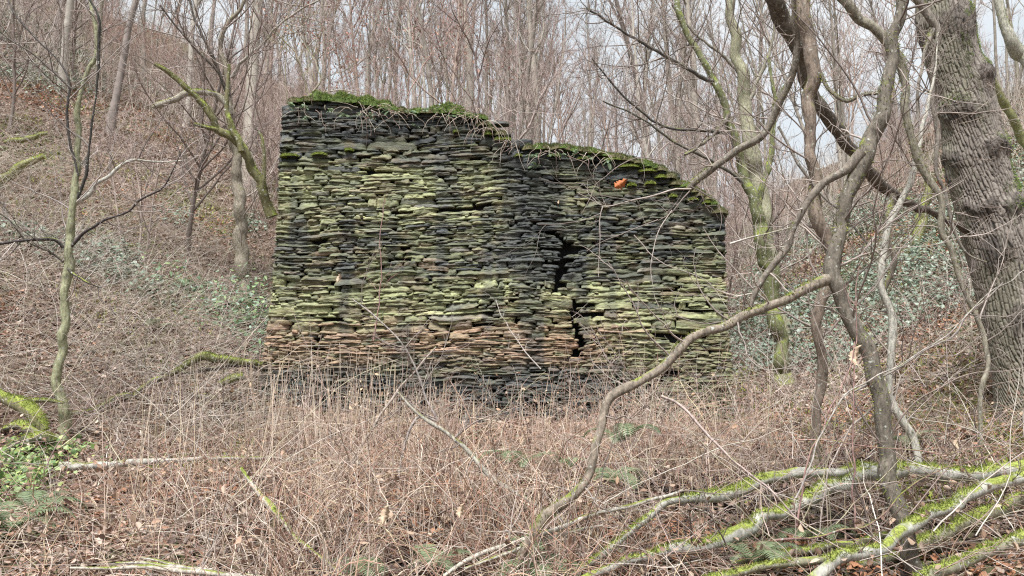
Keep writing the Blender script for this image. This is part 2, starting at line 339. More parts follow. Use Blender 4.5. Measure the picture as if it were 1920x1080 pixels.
def face_stones(s0f, s1f, topf, mapf, seed, gap=None, big=1.0):
    """courses of split slate on one face; mapf(s, z, d) gives the world point standing d proud of the face"""
    mbs = MB(); r = np.random.default_rng(seed); z = ZB; zmax = tw[:, 2].max() + 0.05; row = 0
    NX, NZ = 17, 7
    starts, lens, zb, zh, pro = [], [], [], [], []
    while z < zmax:
        _, pyr = proj(np.array([0, WY, z]))
        thin = 0.75 if pyr > 640 else 1.0
        h = r.choice([0.020, 0.030, 0.042, 0.058, 0.080], p=[0.20, 0.28, 0.25, 0.18, 0.09]) * thin
        s = s0f(z) - r.uniform(0, 0.3); s1 = s1f(z)
        while s < s1:
            L = float(np.clip(r.lognormal(-1.25, 0.55), 0.06, 0.80)) * big * (0.7 + 5.0*h)
            a, b = max(s, s0f(z) + r.uniform(-0.012, 0.012)), min(s + L, s1 + r.uniform(-0.012, 0.012))
            if b - a > 0.035 and r.random() > 0.018:
                k = 1 if h < 0.035 or r.random() < 0.55 else (2 if h < 0.07 or r.random() < .6 else 3)
                cut = np.sort(np.concatenate([[0, 1], (np.arange(1, k) + r.uniform(-0.25, 0.25, k-1)) / k]))
                for q in range(k):
                    aa, bb = a, b
                    if k > 1: aa += r.uniform(-0.05, 0.05) if a > s0f(z) + 0.05 else 0; bb += r.uniform(-0.05, 0.05) if b < s1 - 0.05 else 0
                    starts.append(aa); lens.append(bb - aa); zb.append(z + cut[q]*h); zh.append((cut[q+1]-cut[q])*h); pro.append(r.uniform(0, 1))
            s += L + r.uniform(0.0, 0.02)
        z += h * 0.97; row += 1
    starts, lens, zb, zh, pro = map(np.array, (starts, lens, zb, zh, pro))
    mid = starts + lens/2
    # courses sag and swell a little along the wall
    def wave(s, zz): return (fbm(s*0.7, zz*1.2, 0, seed+5, 2) - 0.5) * 0.16 + (fbm(s*2.6, zz*3.5, 0, seed+6, 2) - 0.5) * 0.045
    ok = (zb + zh + wave(mid, zb)) < topf(mid) + 0.01
    if gap is not None:
        st, en = starts.copy(), starts + lens
        xg = crackx(zb + zh/2); _, pyg = proj(np.stack([xg, WY + 0*xg, zb], -1)); hw = crackw(0, pyg) * r.uniform(0.2, 1.5, len(xg))
        has = hw > 0.004
        left = has & (mid < xg); right = has & (mid >= xg)
        en = np.where(left, np.minimum(en, xg - hw + r.uniform(-0.05, 0.015, len(xg))), en); st = np.where(right, np.maximum(st, xg + hw + r.uniform(-0.015, 0.05, len(xg))), st)
        starts, lens = st, en - st; mid = starts + lens/2; ok &= lens > 0.03
    if gap is not None:   # sockets where stones have dropped out
        hx, hy = proj(np.stack([mid, WY + 0*mid, zb], -1))
        for ax, ay, aw, ah in ((1278, 640, 24, 9), (1248, 712, 22, 7), (1068, 466, 22, 8), (695, 735, 16, 12), (1000, 768, 28, 9), (600, 655, 12, 6), (1325, 585, 16, 7), (760, 470, 16, 5), (900, 615, 12, 5), (640, 590, 10, 6), (560, 470, 14, 5), (860, 395, 14, 5), (1180, 430, 16, 5)):
            ok &= np.hypot((hx-ax)/aw, (hy-ay)/ah) > 1
    starts, lens, zb, zh, pro, mid = (v[ok] for v in (starts, lens, zb, zh, pro, mid))
    n = len(starts)
    t = np.linspace(0, 1, NX)[None, :, None]; v = np.array([0, 0.07, 0.28, 0.5, 0.72, 0.93, 1.0])[None, None, :]
    sh = 0.05 + 0.8*r.random((n, 1, 1))**1.4; pw = 2.5 + 22*r.random((n, 1, 1))**1.5; skew = r.uniform(-0.7, 0.7, (n, 1, 1))
    u2 = np.abs(2*np.clip(t + skew*t*(1-t), 0, 1) - 1)
    lens_, h_ = lens[:, None, None], zh[:, None, None]
    s_ = starts[:, None, None] + lens_ * t + 0*v
    bot = 0.5 * sh * u2**pw * r.uniform(0, 1.2, (n, 1, 1)); topp = 1 - sh * u2**pw
    nzt = (fbm(s_*16, (zb[:, None, None] + v)*3.0, 0, seed+11, 2) - 0.5) * 0.45
    wedge = r.uniform(-0.22, 0.22, (n, 1, 1))*(2*t - 1)
    nze = (fbm(s_*34, (zb[:, None, None] + v)*2.0, 0, seed+12, 2) - 0.5) * 0.35
    zz = zb[:, None, None] + h_ * (-0.16 + bot + (topp + 0.42 - bot) * v + (nzt + nze) * (0.5 + 0.6*v) + wedge*1.3) - 0.002
    zz = zz + wave(s_, zb[:, None, None] + 0*s_)
    # depth: the stone's own proudness, tilt, split layers, rounded arris
    tilt = r.uniform(-0.008, 0.022, (n, 1, 1)); yaw = r.uniform(-0.025, 0.025, (n, 1, 1))
    d = (pro[:, None, None]**1.5) * 0.027 - tilt * (v - 0.5) * 2 * np.clip(h_/0.04, 0.5, 2) + yaw * (t - 0.5) * 2
    lay = np.floor(fbm(s_*4.5, zz*60, pro[:, None, None]*30, seed+13, 2) * 6) / 6
    d = d + (lay - 0.4) * 0.028 + (fbm(s_*30, zz*70, 0, seed+14, 2) - 0.5) * 0.026
    edge = np.maximum(np.abs(2*v - 1)**8 * r.uniform(0.15, 0.9, (n, 1, 1)), np.abs(2*t - 1)**14)
    d = d - edge * 0.020 - 0.015 * u2**8
    # skirt: an extra ring going back into the wall
    G = mapf(s_, zz, d)                                        # n,NX,NZ,3
    C = stone_colour(mid, zb)[:, None, None, :] * np.ones((n, NX, NZ, 1))
    alg = ss(0.5, 0.7, fbm(s_*4, zz*9, 0, seed+15, 3))[..., None]
    C = C * (1 - 0.45*alg) + OLIVE*1.25 * 0.45*alg
    ru = ss(0.56, 0.66, fbm(s_*5+9, zz*16, 0, seed+16, 3))[..., None] * 0.35; C = C*(1-ru) + BROWN*1.2*ru
    vx, vy = proj(np.stack([s_ + 0*zz, WY + 0*zz, zz], -1))
    band = ss(572, 655, vy + (fbm(s_*0.8, zz*0.5, 0, 401, 2)-0.5)*60)*ss(705, 660, vy + (fbm(s_*0.9, zz*0.5, 0, 403, 2)-0.5)*50)*ss(1230, 1120, vx)
    rs = (band*ss(0.34, 0.68, 0.55*fbm(s_*3.5, zz*14, 0, 405, 3) + 0.45*pro[:, None, None])*0.66)[..., None]; C = C*(1-rs) + (RUST*0.72 + BROWN*0.28)*(0.75 + 0.5*fbm(s_*12, zz*30, 0, 407, 2)[..., None])*rs
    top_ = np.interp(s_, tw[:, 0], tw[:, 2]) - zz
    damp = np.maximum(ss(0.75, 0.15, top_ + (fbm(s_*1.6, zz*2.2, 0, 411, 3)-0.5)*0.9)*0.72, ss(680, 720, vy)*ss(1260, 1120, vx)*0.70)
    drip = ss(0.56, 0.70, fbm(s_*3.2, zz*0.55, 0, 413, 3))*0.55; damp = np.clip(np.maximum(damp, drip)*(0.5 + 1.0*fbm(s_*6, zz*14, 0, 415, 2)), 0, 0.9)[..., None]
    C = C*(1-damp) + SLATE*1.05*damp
    crack_dark = (ss(75, 25, np.abs(vx + 18 - np.interp(vy, [270, 380, 470, 545], [1000, 1030, 1055, 1040])) + (fbm(s_*5, zz*9, 0, 409, 2)-0.5)*50)*ss(255, 290, vy)*ss(560, 520, vy)*0.8)[..., None]  # band along the upper crack where the stones turn darker
    C = C*(1-crack_dark) + SLATE*0.8*crack_dark
    idx = np.arange(n*NX*NZ).reshape(n, NX, NZ)
    Ff = np.stack([idx[:, :-1, :-1], idx[:, 1:, :-1], idx[:, 1:, 1:], idx[:, :-1, 1:]], -1).reshape(-1, 4)
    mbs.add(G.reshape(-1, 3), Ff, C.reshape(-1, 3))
    rim = [(i, 0) for i in range(NX)] + [(NX-1, j) for j in range(1, NZ)] + [(i, NZ-1) for i in range(NX-2, -1, -1)] + [(0, j) for j in range(NZ-2, 0, -1)]
    ri = np.array([a for a, b in rim]); rj = np.array([b for a, b in rim]); m = len(rim)
    A = G[:, ri, rj]; B = mapf(s_[:, ri, rj if s_.shape[2] > 1 else 0*rj], zz[:, ri, rj], -0.16 + 0*zz[:, ri, rj])
    V = np.stack([A, B], 2).reshape(-1, 3); k = np.arange(n)[:, None]*m*2; q = np.arange(m)[None]*2; q2 = (np.arange(m)[None]+1) % m * 2
    mbs.add(V, np.stack([k+q2, k+q, k+q+1, k+q2+1], -1).reshape(-1, 4), np.repeat(C[:, ri, rj].reshape(-1, 3)*0.8, 2, 0))
    return mbs
def recess(x, z):   # right of the crack the upper masonry stands further back; the face bulges a little
    return 0.075 * ss(-0.04, 0.22, x - crackx(z) + (fbm(x*5, z*9, 0, 83, 2) - 0.5)*0.3) * ss(2.4, 3.3, z) + (fbm(x*0.5, z*0.5, 0, 81, 2) - 0.5) * 0.14
def m_front(s, z, d): return np.stack([s, WY + recess(s, z) - d, z], -1)
def m_left(s, z, d): return np.stack([leftx(z) - d, WY + 0.07 + s, z], -1)
def m_right(s, z, d): return np.stack([rightx(z) - 0.03 + d, WY + 0.10 + recess(rightx(z), z) + s*0.85, z], -1)
cb = P(930, 790, WY)
wall = empty('slate_wall', (0.0, WY, 1.2), 'ruined dry stone slate wall, green with algae, cracked down its middle and stepping down to the right', 'wall')
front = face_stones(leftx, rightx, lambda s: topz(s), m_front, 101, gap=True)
for args in (((lambda z: 0.0), (lambda z: THICK), (lambda s: 0*s + P(0, 222, WY)[2]), m_left, 151), ((lambda z: 0.0), (lambda z: THICK), (lambda s: 0*s + P(0, 414, WY)[2]), m_right, 171)):
    e = face_stones(*args, big=0.6); front.F += [f + front.n for f in e.F]; front.V += e.V; front.C += e.C; front.n += e.n
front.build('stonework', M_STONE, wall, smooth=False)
mb = MB()   # rubble core: a solid following the outline, set back behind the face stones
xs = np.linspace(leftx(4.5) + 0.04, rightx(2.5) - 0.03, 130); nzc = 40
for yy, flip in ((0.115, 0), (THICK - 0.02, 1)):
    vv = np.linspace(0, 1, nzc)[None]; xx = xs[:, None] + 0*vv; zt = topz(xs)[:, None] - 0.05
    zz = 0.3 + (zt - 0.3) * vv; t2 = (xx - xs[0]) / (xs[-1] - xs[0]); xx = (leftx(zz)+0.05) * (1-t2) + (rightx(zz)-0.05) * t2
    yv = WY + yy + (recess(xx, zz) if not flip else 0) + (0.10*np.exp(-((xx - crackx(zz))/0.10)**2) if not flip else 0) + (fbm(xx*9, zz*22, 0, 91, 3) - 0.5) * 0.06
    Vv = np.stack([xx, yv, zz], -1); ii = np.arange(xx.size).reshape(xx.shape)
    f = np.stack([ii[:-1, :-1], ii[1:, :-1], ii[1:, 1:], ii[:-1, 1:]], -1).reshape(-1, 4)
    mb.add(Vv.reshape(-1, 3), f[:, ::-1] if flip else f, (0.018, 0.017, 0.017))
    if not flip: keepf = Vv
    else:
        for sl in (np.s_[:, -1], np.s_[0, :], np.s_[-1, :]):
            a, b = keepf[sl], Vv[sl]; m = len(a); q = np.arange(m-1)[:, None]
            mb.add(np.concatenate([a, b]), np.concatenate([q, q+1, q+1+m, q+m], 1), (0.05, 0.045, 0.035))
mb.build('rubble_core', M_CORE, wall)

# moss cap, moss ledges
mb = MB()
def moss_mound(cx, cy, cz, rx, ry, rz, n, col=MOSSC, hgt=0.03):
    a = rng.random(n)*2*math.pi; c = rng.random(n)**0.5; e = np.sqrt(np.clip(1-c*c, 0, 1))
    nn = np.stack([np.cos(a)*c/rx, np.sin(a)*c/ry, e/rz], 1); nn /= np.linalg.norm(nn, axis=1, keepdims=True)
    p = np.stack([cx + np.cos(a)*c*rx, cy + np.sin(a)*c*ry, cz + e*rz], 1)
    p += nn * ((fbm(p[:, 0]*9, p[:, 1]*9, p[:, 2]*9, 5, 2) - 0.5) * 0.35 * rz)[:, None]
    blades(mb, p, nn, rng.uniform(0.4, 1.2, n)*hgt, rng.uniform(0.3, 0.6, n)*hgt*0.45, pick(col, n), 0.6)
    U = np.linspace(0, 2*math.pi, 15)[:-1]; Wd = np.linspace(0, 1, 6)
    uu, ww = np.meshgrid(U, Wd, indexing='ij'); q = np.stack([cx + np.cos(uu)*np.sin(ww*1.57)*rx*.97, cy + np.sin(uu)*np.sin(ww*1.57)*ry*.97, cz + np.cos(ww*1.57)*rz*.93], -1)
    q[..., 2] += (fbm(q[..., 0]*9, q[..., 1]*9, q[..., 2]*9, 5, 2) - 0.5) * 0.35 * rz
    ii = np.arange(14*6).reshape(14, 6); jj = np.roll(ii, -1, 0)
    mb.add(q.reshape(-1, 3), np.stack([ii[:, :-1], jj[:, :-1], jj[:, 1:], ii[:, 1:]], -1).reshape(-1, 4), np.array(col[1])*0.7)
for x in np.arange(tw[1, 0] + 0.11, rightx(2.4), 0.085):      # a rolling cap of moss along the whole top
    px, py = proj(np.array([x, WY, topz(x)])); bright = 1.0 if 590 < px < 730 or 810 < px < 870 else 0.45
    if 940 < px < 985: continue
    z = topz(x)
    for yy in (0.05, 0.22, 0.42):
        hh = (0.095 if bright > 0.9 else 0.045) * rng.uniform(0.6, 1.3)
        colr = FRESH if bright > 0.9 or rng.random() < 0.35 else [(0.14, 0.17, 0.06), (0.20, 0.18, 0.10), (0.10, 0.13, 0.05)]
        moss_mound(x + rng.uniform(-.04, .04), WY + yy + recess(x, z) * 0.8, z - 0.05, rng.uniform(0.08, 0.15), 0.14, hh + 0.05, 420, colr, 0.035 if bright > .9 else 0.028)
for (px, py, wpx, n) in ((545, 292, 26, 500), (600, 290, 22, 500), (655, 281, 12, 260), (1185, 345, 12, 400), (1220, 342, 14, 500), (1262, 366, 11, 260), (1120, 285, 26, 500), (1150, 297, 30, 600),
                         (1095, 296, 20, 400), (1215, 318, 26, 600), (1240, 330, 18, 400), (1300, 372, 14, 300), (855, 246, 8, 200), (950, 262, 12, 300), (972, 292, 10, 250), (1040, 290, 18, 400), (1325, 378, 12, 300),
                         (915, 252, 10, 300), (935, 262, 12, 300), (1180, 310, 30, 500), (660, 880, 10, 10)):
    p = P(px, py, WY); rr = wpx/144.0*0.55
    moss_mound(p[0], WY + recess(p[0], p[2]) - 0.035, p[2] - 0.03, rr*1.3, 0.075, 0.04, n, MOSSC if py > 305 or px < 700 else [(0.16, 0.21, 0.06), (0.22, 0.26, 0.07)], 0.022)
mb.build('moss', M_MOSS, wall, smooth=False)

# small ferns, roots and dead stems hanging over the top of the wall
def fern_mesh(mb, base, fronds, L, wid, up=(0, 0, 1), out=None, col=((0.10, 0.18, 0.06), (0.16, 0.26, 0.10)), droop=0.16, spreadv=1.0, npin=16):
    for q in range(fronds):
        a = rng.random()*2*math.pi; D = np.array([math.cos(a)*spreadv, math.sin(a)*spreadv, 0.9]) if out is None else np.array(out) + rng.normal(size=3)*np.array([0.7, 0.25, 0.3])
        l = L*rng.uniform(0.6, 1.15); K = npin
        path = wander(np.array([base]), D[None], np.array([l]), K, 0.03, 0, droop)[0]
        tubes(mb, path[None], np.full((1, K), max(0.0012, l*0.006)), 3, np.array(col[0])*0.9)
        T = np.gradient(path, axis=0); T /= np.linalg.norm(T, axis=1, keepdims=True); side = np.cross(T, np.array([0, 0, 1.0])); side /= np.linalg.norm(side, axis=1, keepdims=True) + 1e-9
        cc = np.array(col[0]) + (np.array(col[1])-np.array(col[0]))*rng.random()
        for sgn in (-1, 1):
            k = np.arange(2, K-1); tt = k/(K-1); wl = wid*l*np.sin(np.pi*np.clip(tt*0.92+0.05, 0, 1))**0.7*rng.uniform(0.8, 1.1, len(k)); b = path[k]; s = side[k]*sgn; t = T[k]; hw = (l/K*0.42)
            tip = b + s*wl[:, None] + t*wl[:, None]*0.35 - np.array([0, 0, 1])*wl[:, None]*0.18; midp = b + s*wl[:, None]*0.5 + t*wl[:, None]*0.17
            V = np.stack([b - t*hw*.7, midp - t*hw, tip, midp + t*hw, b + t*hw*.7], 1).reshape(-1, 3); i = np.arange(len(k))[:, None]*5
            F = i + np.array([[0, 1, 2, 3, 4]]); mb.add(V, F if sgn > 0 else F[:, ::-1], np.repeat(cc[None]*rng.uniform(0.8, 1.2, (len(k), 1)), 5, 0))
WF = [(545, 205, 'left corner'), (572, 208, ''), (622, 214, ''), (650, 222, ''), (672, 220, ''), (700, 224, ''), (735, 214, ''), (770, 216, ''), (778, 240, ''), (800, 214, ''), (1030, 292, ''), (1052, 294, ''), (1082, 292, ''), (1005, 318, ''), (1000, 300, ''), (1108, 300, ''), (575, 228, ''), (1140, 306, ''), (845, 222, '')]
for px, py, _ in WF:
    p = P(px, py, WY); p[1] = WY + recess(p[0], p[2]) - 0.09
    mb = MB(); fern_mesh(mb, p, rng.integers(5, 9), rng.uniform(0.10, 0.17), 0.20, out=(0, -0.8, 0.35), col=((0.15, 0.22, 0.12), (0.28, 0.36, 0.22)), droop=0.45, npin=11)
    o = mb.build('wall_fern', M_FERN, loc=p, smooth=False)
    tag(o, 'small grey green fern hanging from the top courses of the slate wall', 'fern', 'small ferns hanging along the top of the wall')
mb = MB()
K = 12
for (px, py, n, sp_) in ((690, 205, 26, 50), (860, 212, 34, 40), (905, 232, 14, 18), (960, 268, 14, 16), (1030, 280, 10, 30), (1100, 288, 12, 40), (740, 210, 8, 30), (590, 200, 10, 30)):
    p = np.array([P(px + rng.uniform(-sp_, sp_), py + rng.uniform(-4, 14), WY) for _ in range(n)]); p[:, 1] = WY - 0.09
    D = np.stack([rng.normal(size=n)*0.8, -0.25 - rng.random(n)*0.5, -0.5 + rng.normal(size=n)*0.5], 1)
    tubes(mb, wander(p, D, rng.uniform(0.15, 0.5, n), K, 0.16, 0, 0.25), np.linspace(0.0045, 0.0018, K)[None]*np.ones((n, 1)), 4, pick([(0.33, 0.27, 0.22), (0.42, 0.36, 0.30), (0.25, 0.18, 0.15)], n))
tag(mb.build('hanging_roots', M_TWIG), 'tangle of pale dead stems and roots hanging over the top of the slate wall', 'roots', kind='stuff')

B, BM = M_BARK, M_BARKM
# ------------------------------------------------------------------ trees drawn limb by limb
GREY, BROWNB, DARK, PALEB, GREEN = (0.24, 0.22, 0.19), (0.20, 0.155, 0.125), (0.085, 0.075, 0.065), (0.42, 0.40, 0.36), (0.16, 0.17, 0.08)
def limb_path(pts, Y, step=0.045):
    pts = np.array([(p + (None,))[:3] if len(p) == 2 else p for p in pts], float)
    n = len(pts); d = np.concatenate([[0], np.cumsum(np.hypot(*np.diff(pts[:, :2], axis=0).T))]); d /= d[-1]
    Ys = np.interp(d, np.linspace(0, 1, len(Y)), Y)
    w3 = np.array([P(a, b, y) for (a, b, _), y in zip(pts, Ys)]); r = pts[:, 2] / 2 * Ys / F_PX
    L = np.linalg.norm(np.diff(w3, axis=0), axis=1).sum(); K = int(np.clip(L/step, 8, 400))
    q = spline(np.concatenate([w3, r[:, None]], 1), K)
    return q[:, :3], np.maximum(q[:, 3], 0.0012)
def limb(name, pts, Y, mat, parent, col, moss=0, sides=10, wob=0.62, knots=0.20, mossn=None, mosscols=None):
    path, r = limb_path(pts, Y, 0.03 if max(p[2] for p in pts) > 6 else 0.05)
    K = len(path); L = np.concatenate([[0], np.cumsum(np.linalg.norm(np.diff(path, axis=0), axis=1))])
    s = rng.integers(0, 999)
    path = path + np.stack([vn(L*min(7, 0.3/float(r.mean())), s+i*9.1, 0, 3) - 0.5 for i in range(3)], 1) * (r*wob*1.6)[:, None]
    fq = min(5.0, 0.22/float(r.mean())); r = r * (1 + (fbm(L*fq, s, 0, 7, 3) - 0.5) * 2 * knots)
    a = np.arange(sides)/sides*2*math.pi
    Rm = 1 + (fbm(np.cos(a)[None]*1.5 + L[:, None]*fq*0.6, np.sin(a)[None]*1.5 + s, L[:, None]*fq*1.6, 13, 3) - 0.5) * 0.28
    mb = MB(); c = np.array(col)*rng.uniform(0.9, 1.1)
    V = tubes(mb, path[None], r[None], sides, c, Rm[None])
    for e in (0, -1):                                          # close both ends
        mb.add(np.vstack([V[0, e], path[e]]), np.array([[i, (i+1) % sides, sides] for i in range(sides)]), c*1.2)
    o = mb.build(name, mat, parent)
    if moss:
        mm = MB(); n = int(moss * L[-1] * 1400)
        k = rng.integers(0, K-1, n); f = rng.random((n, 1)); pc = path[k]*(1-f) + path[k+1]*f
        an = rng.normal(size=(n, 3)) * 0.75; an[:, 2] = np.abs(an[:, 2]) + 0.35
        T = path[k+1] - path[k]; T /= np.linalg.norm(T, axis=1, keepdims=True) + 1e-9; an -= (an*T).sum(1, keepdims=True)*T; an /= np.linalg.norm(an, axis=1, keepdims=True)+1e-9
        pat = fbm(L[k]*3.2, s + 0*L[k], 0, 17, 2) + 0.10*an[:, 2] + 0.05
        keep = pat + 0.22*(vn(L[k]*11, s + an[:, 0]*3, an[:, 2]*3, 23) - 0.5) > (0.70 - 0.21*moss); pc, an, k = pc[keep], an[keep], k[keep]; n = len(k)
        if n:
            blades(mm, pc + an*(r[k]*1.0)[:, None], an, rng.uniform(0.4, 1.1, n)*np.clip(r[k]*0.8, 0.009, 0.027), rng.uniform(0.0015, 0.004, n), pick(LIME if mat is BM else MOSSC, n), 0.55)
            mm.build('moss', M_MOSS, o, loc=None if False else (0, 0, 0) if parent is None else parent.location, smooth=False).location = (0, 0, 0)
    return o, path, r
def side_twigs(mb, path, r, n, L=(0.3, 1.0), up=0.25, t0=0.15, t1=1.0, sub=3, col=((0.22, 0.18, 0.16), (0.33, 0.28, 0.25)), flat=0.35, rad=1.0, K=11, wob=0.13, push=(0, 0, 0)):
    k = (rng.uniform(t0, t1, n)*(len(path)-1)).astype(int); k2 = np.minimum(k+1, len(path)-1)
    T = path[k2] - path[np.maximum(k-1, 0)]; T /= np.linalg.norm(T, axis=1, keepdims=True)+1e-9
    D = rng.normal(size=(n, 3)); D[:, 1] *= flat*2; D -= (D*T).sum(1, keepdims=True)*T; D /= np.linalg.norm(D, axis=1, keepdims=True)+1e-9
    D = D + T*rng.uniform(0.2, 1.0, (n, 1)) + np.array([0, 0, up]) + np.array(push)
    l = rng.uniform(*L, n); pp = wander(path[k], D, l, K, wob, 0.03)
    rr = np.minimum(r[k]*0.6, (0.0035 + 0.004*l)*rad)
    cols = pick(col, n)
    tubes(mb, pp, rr[:, None]*np.linspace(1, 0.3, K)[None], 4, cols)
    if sub:
        m = n*sub; i = np.repeat(np.arange(n), sub); kk = rng.integers(2, K-1, m); q = pp[i, kk]; T = pp[i, kk+1] - pp[i, kk-1]; T /= np.linalg.norm(T, axis=1, keepdims=True)+1e-9
        D = T + rng.normal(size=(m, 3))*0.65; D[:, 2] += up*0.5
        ps = wander(q, D, l[i]*rng.uniform(0.25, 0.6, m), 8, wob*1.2, 0.03); rs = rr[i]*0.5
        tubes(mb, ps, rs[:, None]*np.linspace(1, 0.35, 8)[None], 3, cols[i])
        m2 = m*2; i2 = np.repeat(np.arange(m), 2); kk = rng.integers(2, 7, m2); q = ps[i2, kk]; D = (ps[i2, kk] - ps[i2, kk-1]); D /= np.linalg.norm(D, axis=1, keepdims=True)+1e-9
        p3 = wander(q, D + rng.normal(size=(m2, 3))*0.6, (l[i]*0.18)[i2]*rng.uniform(0.5, 1.2, m2), 5, wob*1.2, 0.02)
        tubes(mb, p3, (rs[i2]*0.7)[:, None]*np.linspace(1, 0.5, 5)[None], 3, cols[i][i2])
    return pp
def hero(name, label, cat, limbs, twigs=(), group=None, twigcol=((0.22, 0.18, 0.16), (0.33, 0.28, 0.25)), extra=(), rad=1.0):
    """limbs: (part name, pts, Y range, colour, material, moss, n side twigs, twig length)"""
    b = P(limbs[0][1][0][0], limbs[0][1][0][1], limbs[0][2][0])
    root = empty(name, b, label, cat, group)
    for L in limbs:
        nm, pts, Y, col, mat, moss, nt_, tl = L[:8]; push = L[8] if len(L) > 8 else (0, 0, 0)
        big = max(p[2] for p in pts)
        o, path, r = limb(nm, pts, Y, mat, root, col, moss, sides=14 if big > 14 else (10 if big > 5 else 6))
        if nt_:
            tm = MB(); side_twigs(tm, path, r, nt_, tl, col=twigcol, push=push, rad=rad); t_ = tm.build('twigs', M_TWIG, o, loc=root.location); t_.location = (0, 0, 0)
    for pts, Y, wpx in extra:
        path, r = limb_path([(a, b_, wpx*(1-0.6*i/(len(pts)-1))) for i, (a, b_) in enumerate(pts)], Y, 0.05)
        path = path + np.stack([vn(np.arange(len(path))*0.5, rng.integers(0, 999), 0, 3)-0.5 for _ in range(3)], 1)*0.02
        bm_ = MB(); tubes(bm_, path[None], r[None], 5, pick(twigcol, 1)[0]); o = bm_.build('branch', M_TWIG, root)
        tm = MB(); side_twigs(tm, path, r, max(2, len(path)//9), (0.12, 0.5), col=twigcol, sub=2, rad=0.8*rad)
        t_ = tm.build('twigs', M_TWIG, o, loc=root.location); t_.location = (0, 0, 0)
    return root

# the old oak on the right
def oak():
    cl = [(1752, -260), (1758, -120), (1767, 0), (1783, 100), (1813, 200), (1830, 300), (1858, 400), (1885, 500), (1912, 620), (1935, 720), (1950, 800), (1955, 860)]
    hw = [40, 42, 44, 44, 45, 50, 54, 56, 55, 60, 74, 98]
    Y0 = 7.6; q = spline(np.array([np.append(P(a, b, Y0), h/F_PX*Y0) for (a, b), h in zip(cl, hw)]), 900)
    path, r = q[:, :3], q[:, 3]; L = np.concatenate([[0], np.cumsum(np.linalg.norm(np.diff(path, axis=0), axis=1))])
    base = path[-1].copy(); root = empty('oak_tree', base, 'thick leaning oak trunk with furrowed bark and dark burls at the right edge', 'tree')
    S = 340; a = np.arange(S)/S*2*math.pi; A, LL = np.meshgrid(a, L); rr = r[:, None]
    cx, cy = np.cos(A)*3.4, np.sin(A)*3.4
    wx = (fbm(cx*0.6, cy*0.6, LL*1.6, 201, 2)-0.5)*1.6
    n1 = fbm(cx*1.5 + wx, cy*1.5 - wx, LL*1.7, 203, 3); g1 = ss(0.0, 0.085, np.abs(n1-0.5))
    n2 = fbm(cx*2.2 - wx, cy*2.2, LL*3.4 + wx, 207, 2); g2 = ss(0.0, 0.07, np.abs(n2-0.48))
    n4 = vn(cx*1.2, cy*1.2 + LL*1.5, LL*14, 208); g3 = ss(0.02, 0.10, np.abs(n4-0.5))
    Ap = (A + math.pi) % (2*math.pi); un = Ap*rr*(0.55/rr.mean()) /0.058 * 0.95 + (fbm(cx*0.8, cy*0.8, LL*2.2, 251, 3)-0.5)*2.2 + (fbm(cx*3, cy*3, LL*7, 253, 2)-0.5)*0.9; ci = np.floor(un); fu = un - ci
    vn_ = LL/0.12 + hsh(ci, ci*0, ci*0, 5)*7 + (fbm(cx*2, cy*2, LL*6, 255, 2)-0.5)*1.6 + (fu-0.5)*0.3; fv = vn_ - np.floor(vn_)
    groove = ss(0.03, 0.17, np.minimum(fu, 1-fu)*(0.5+1.0*n1))*(0.45 + 0.55*ss(0.0, 0.10, np.minimum(fv, 1-fv)*(0.5+n2))) * (0.85 + 0.15*g3)
    disp = 0.017*groove + 0.010*fbm(cx*6, cy*6, LL*16, 211, 3) + 0.022*(fbm(cx*0.35, cy*0.35, LL*1.1, 215, 2)-0.5)
    mb = MB(); T, Nn, B = frames(path[None])
    Nf = np.tile([0, -1.0, 0], (len(path), 1)); Nf -= (Nf*T[0]).sum(1, keepdims=True)*T[0]; Nf /= np.linalg.norm(Nf, axis=1, keepdims=True); Bf = np.cross(T[0], Nf)
    burls = [(1795, 45, 46, 30, 0.06), (1715, 65, 22, 40, 0.07), (1845, 140, 16, 26, 0.11), (1798, 208, 40, 24, 0.13), (1787, 298, 22, 16, 0.06), (1868, 272, 32, 16, 0.09), (1845, 392, 40, 16, 0.06), (1870, 470, 26, 34, 0.06), (1772, 332, 14, 26, 0.06), (1915, 600, 34, 30, 0.05), (1905, 385, 14, 20, 0.08)]
    dark = np.zeros_like(A); base_pos = path[:, None] + (rr)[..., None]*(np.cos(A)[..., None]*Nf[:, None] + np.sin(A)[..., None]*Bf[:, None])
    facing = (np.cos(A) > -0.25)
    PX, PY = proj(base_pos); PX = PX + (fbm(cx*0.9, cy*0.9, LL*3, 241, 3)-0.5)*46; PY = PY + (fbm(cx*0.9, cy*0.9, LL*3, 245, 3)-0.5)*46
    for bx, by, bw, bh, am in burls:
        g = np.exp(-(((PX-bx)/bw)**2 + ((PY-by)/bh)**2)) * facing
        disp += 0.62*g*am*(0.6 + 0.8*fbm(cx*5, cy*5, LL*16, 221, 3)); dark = np.maximum(dark, ss(0.25, 0.6, g*(0.6+0.8*fbm(cx*4, cy*4, LL*9, 223, 2))))
    V = base_pos + disp[..., None]*(np.cos(A)[..., None]*Nf[:, None] + np.sin(A)[..., None]*Bf[:, None])
    c = np.array([0.235, 0.205, 0.18])*(0.15 + 0.85*groove[..., None])*(0.8+0.4*fbm(cx*3, cy*3, LL*3, 225, 3)[..., None])
    gr = ss(0.50, 0.68, fbm(cx*0.7, cy*0.7, LL*1.5, 227, 3) + 0.12*np.sin(A) )[..., None]
    c = c*(1-0.3*gr) + np.array([0.16, 0.17, 0.095])*0.3*gr
    c = c*(1-0.7*dark[..., None]) + np.array([0.06, 0.05, 0.045])*0.7*dark[..., None]
    ii = np.arange(A.size).reshape(A.shape); jj = np.roll(ii, -1, 1)
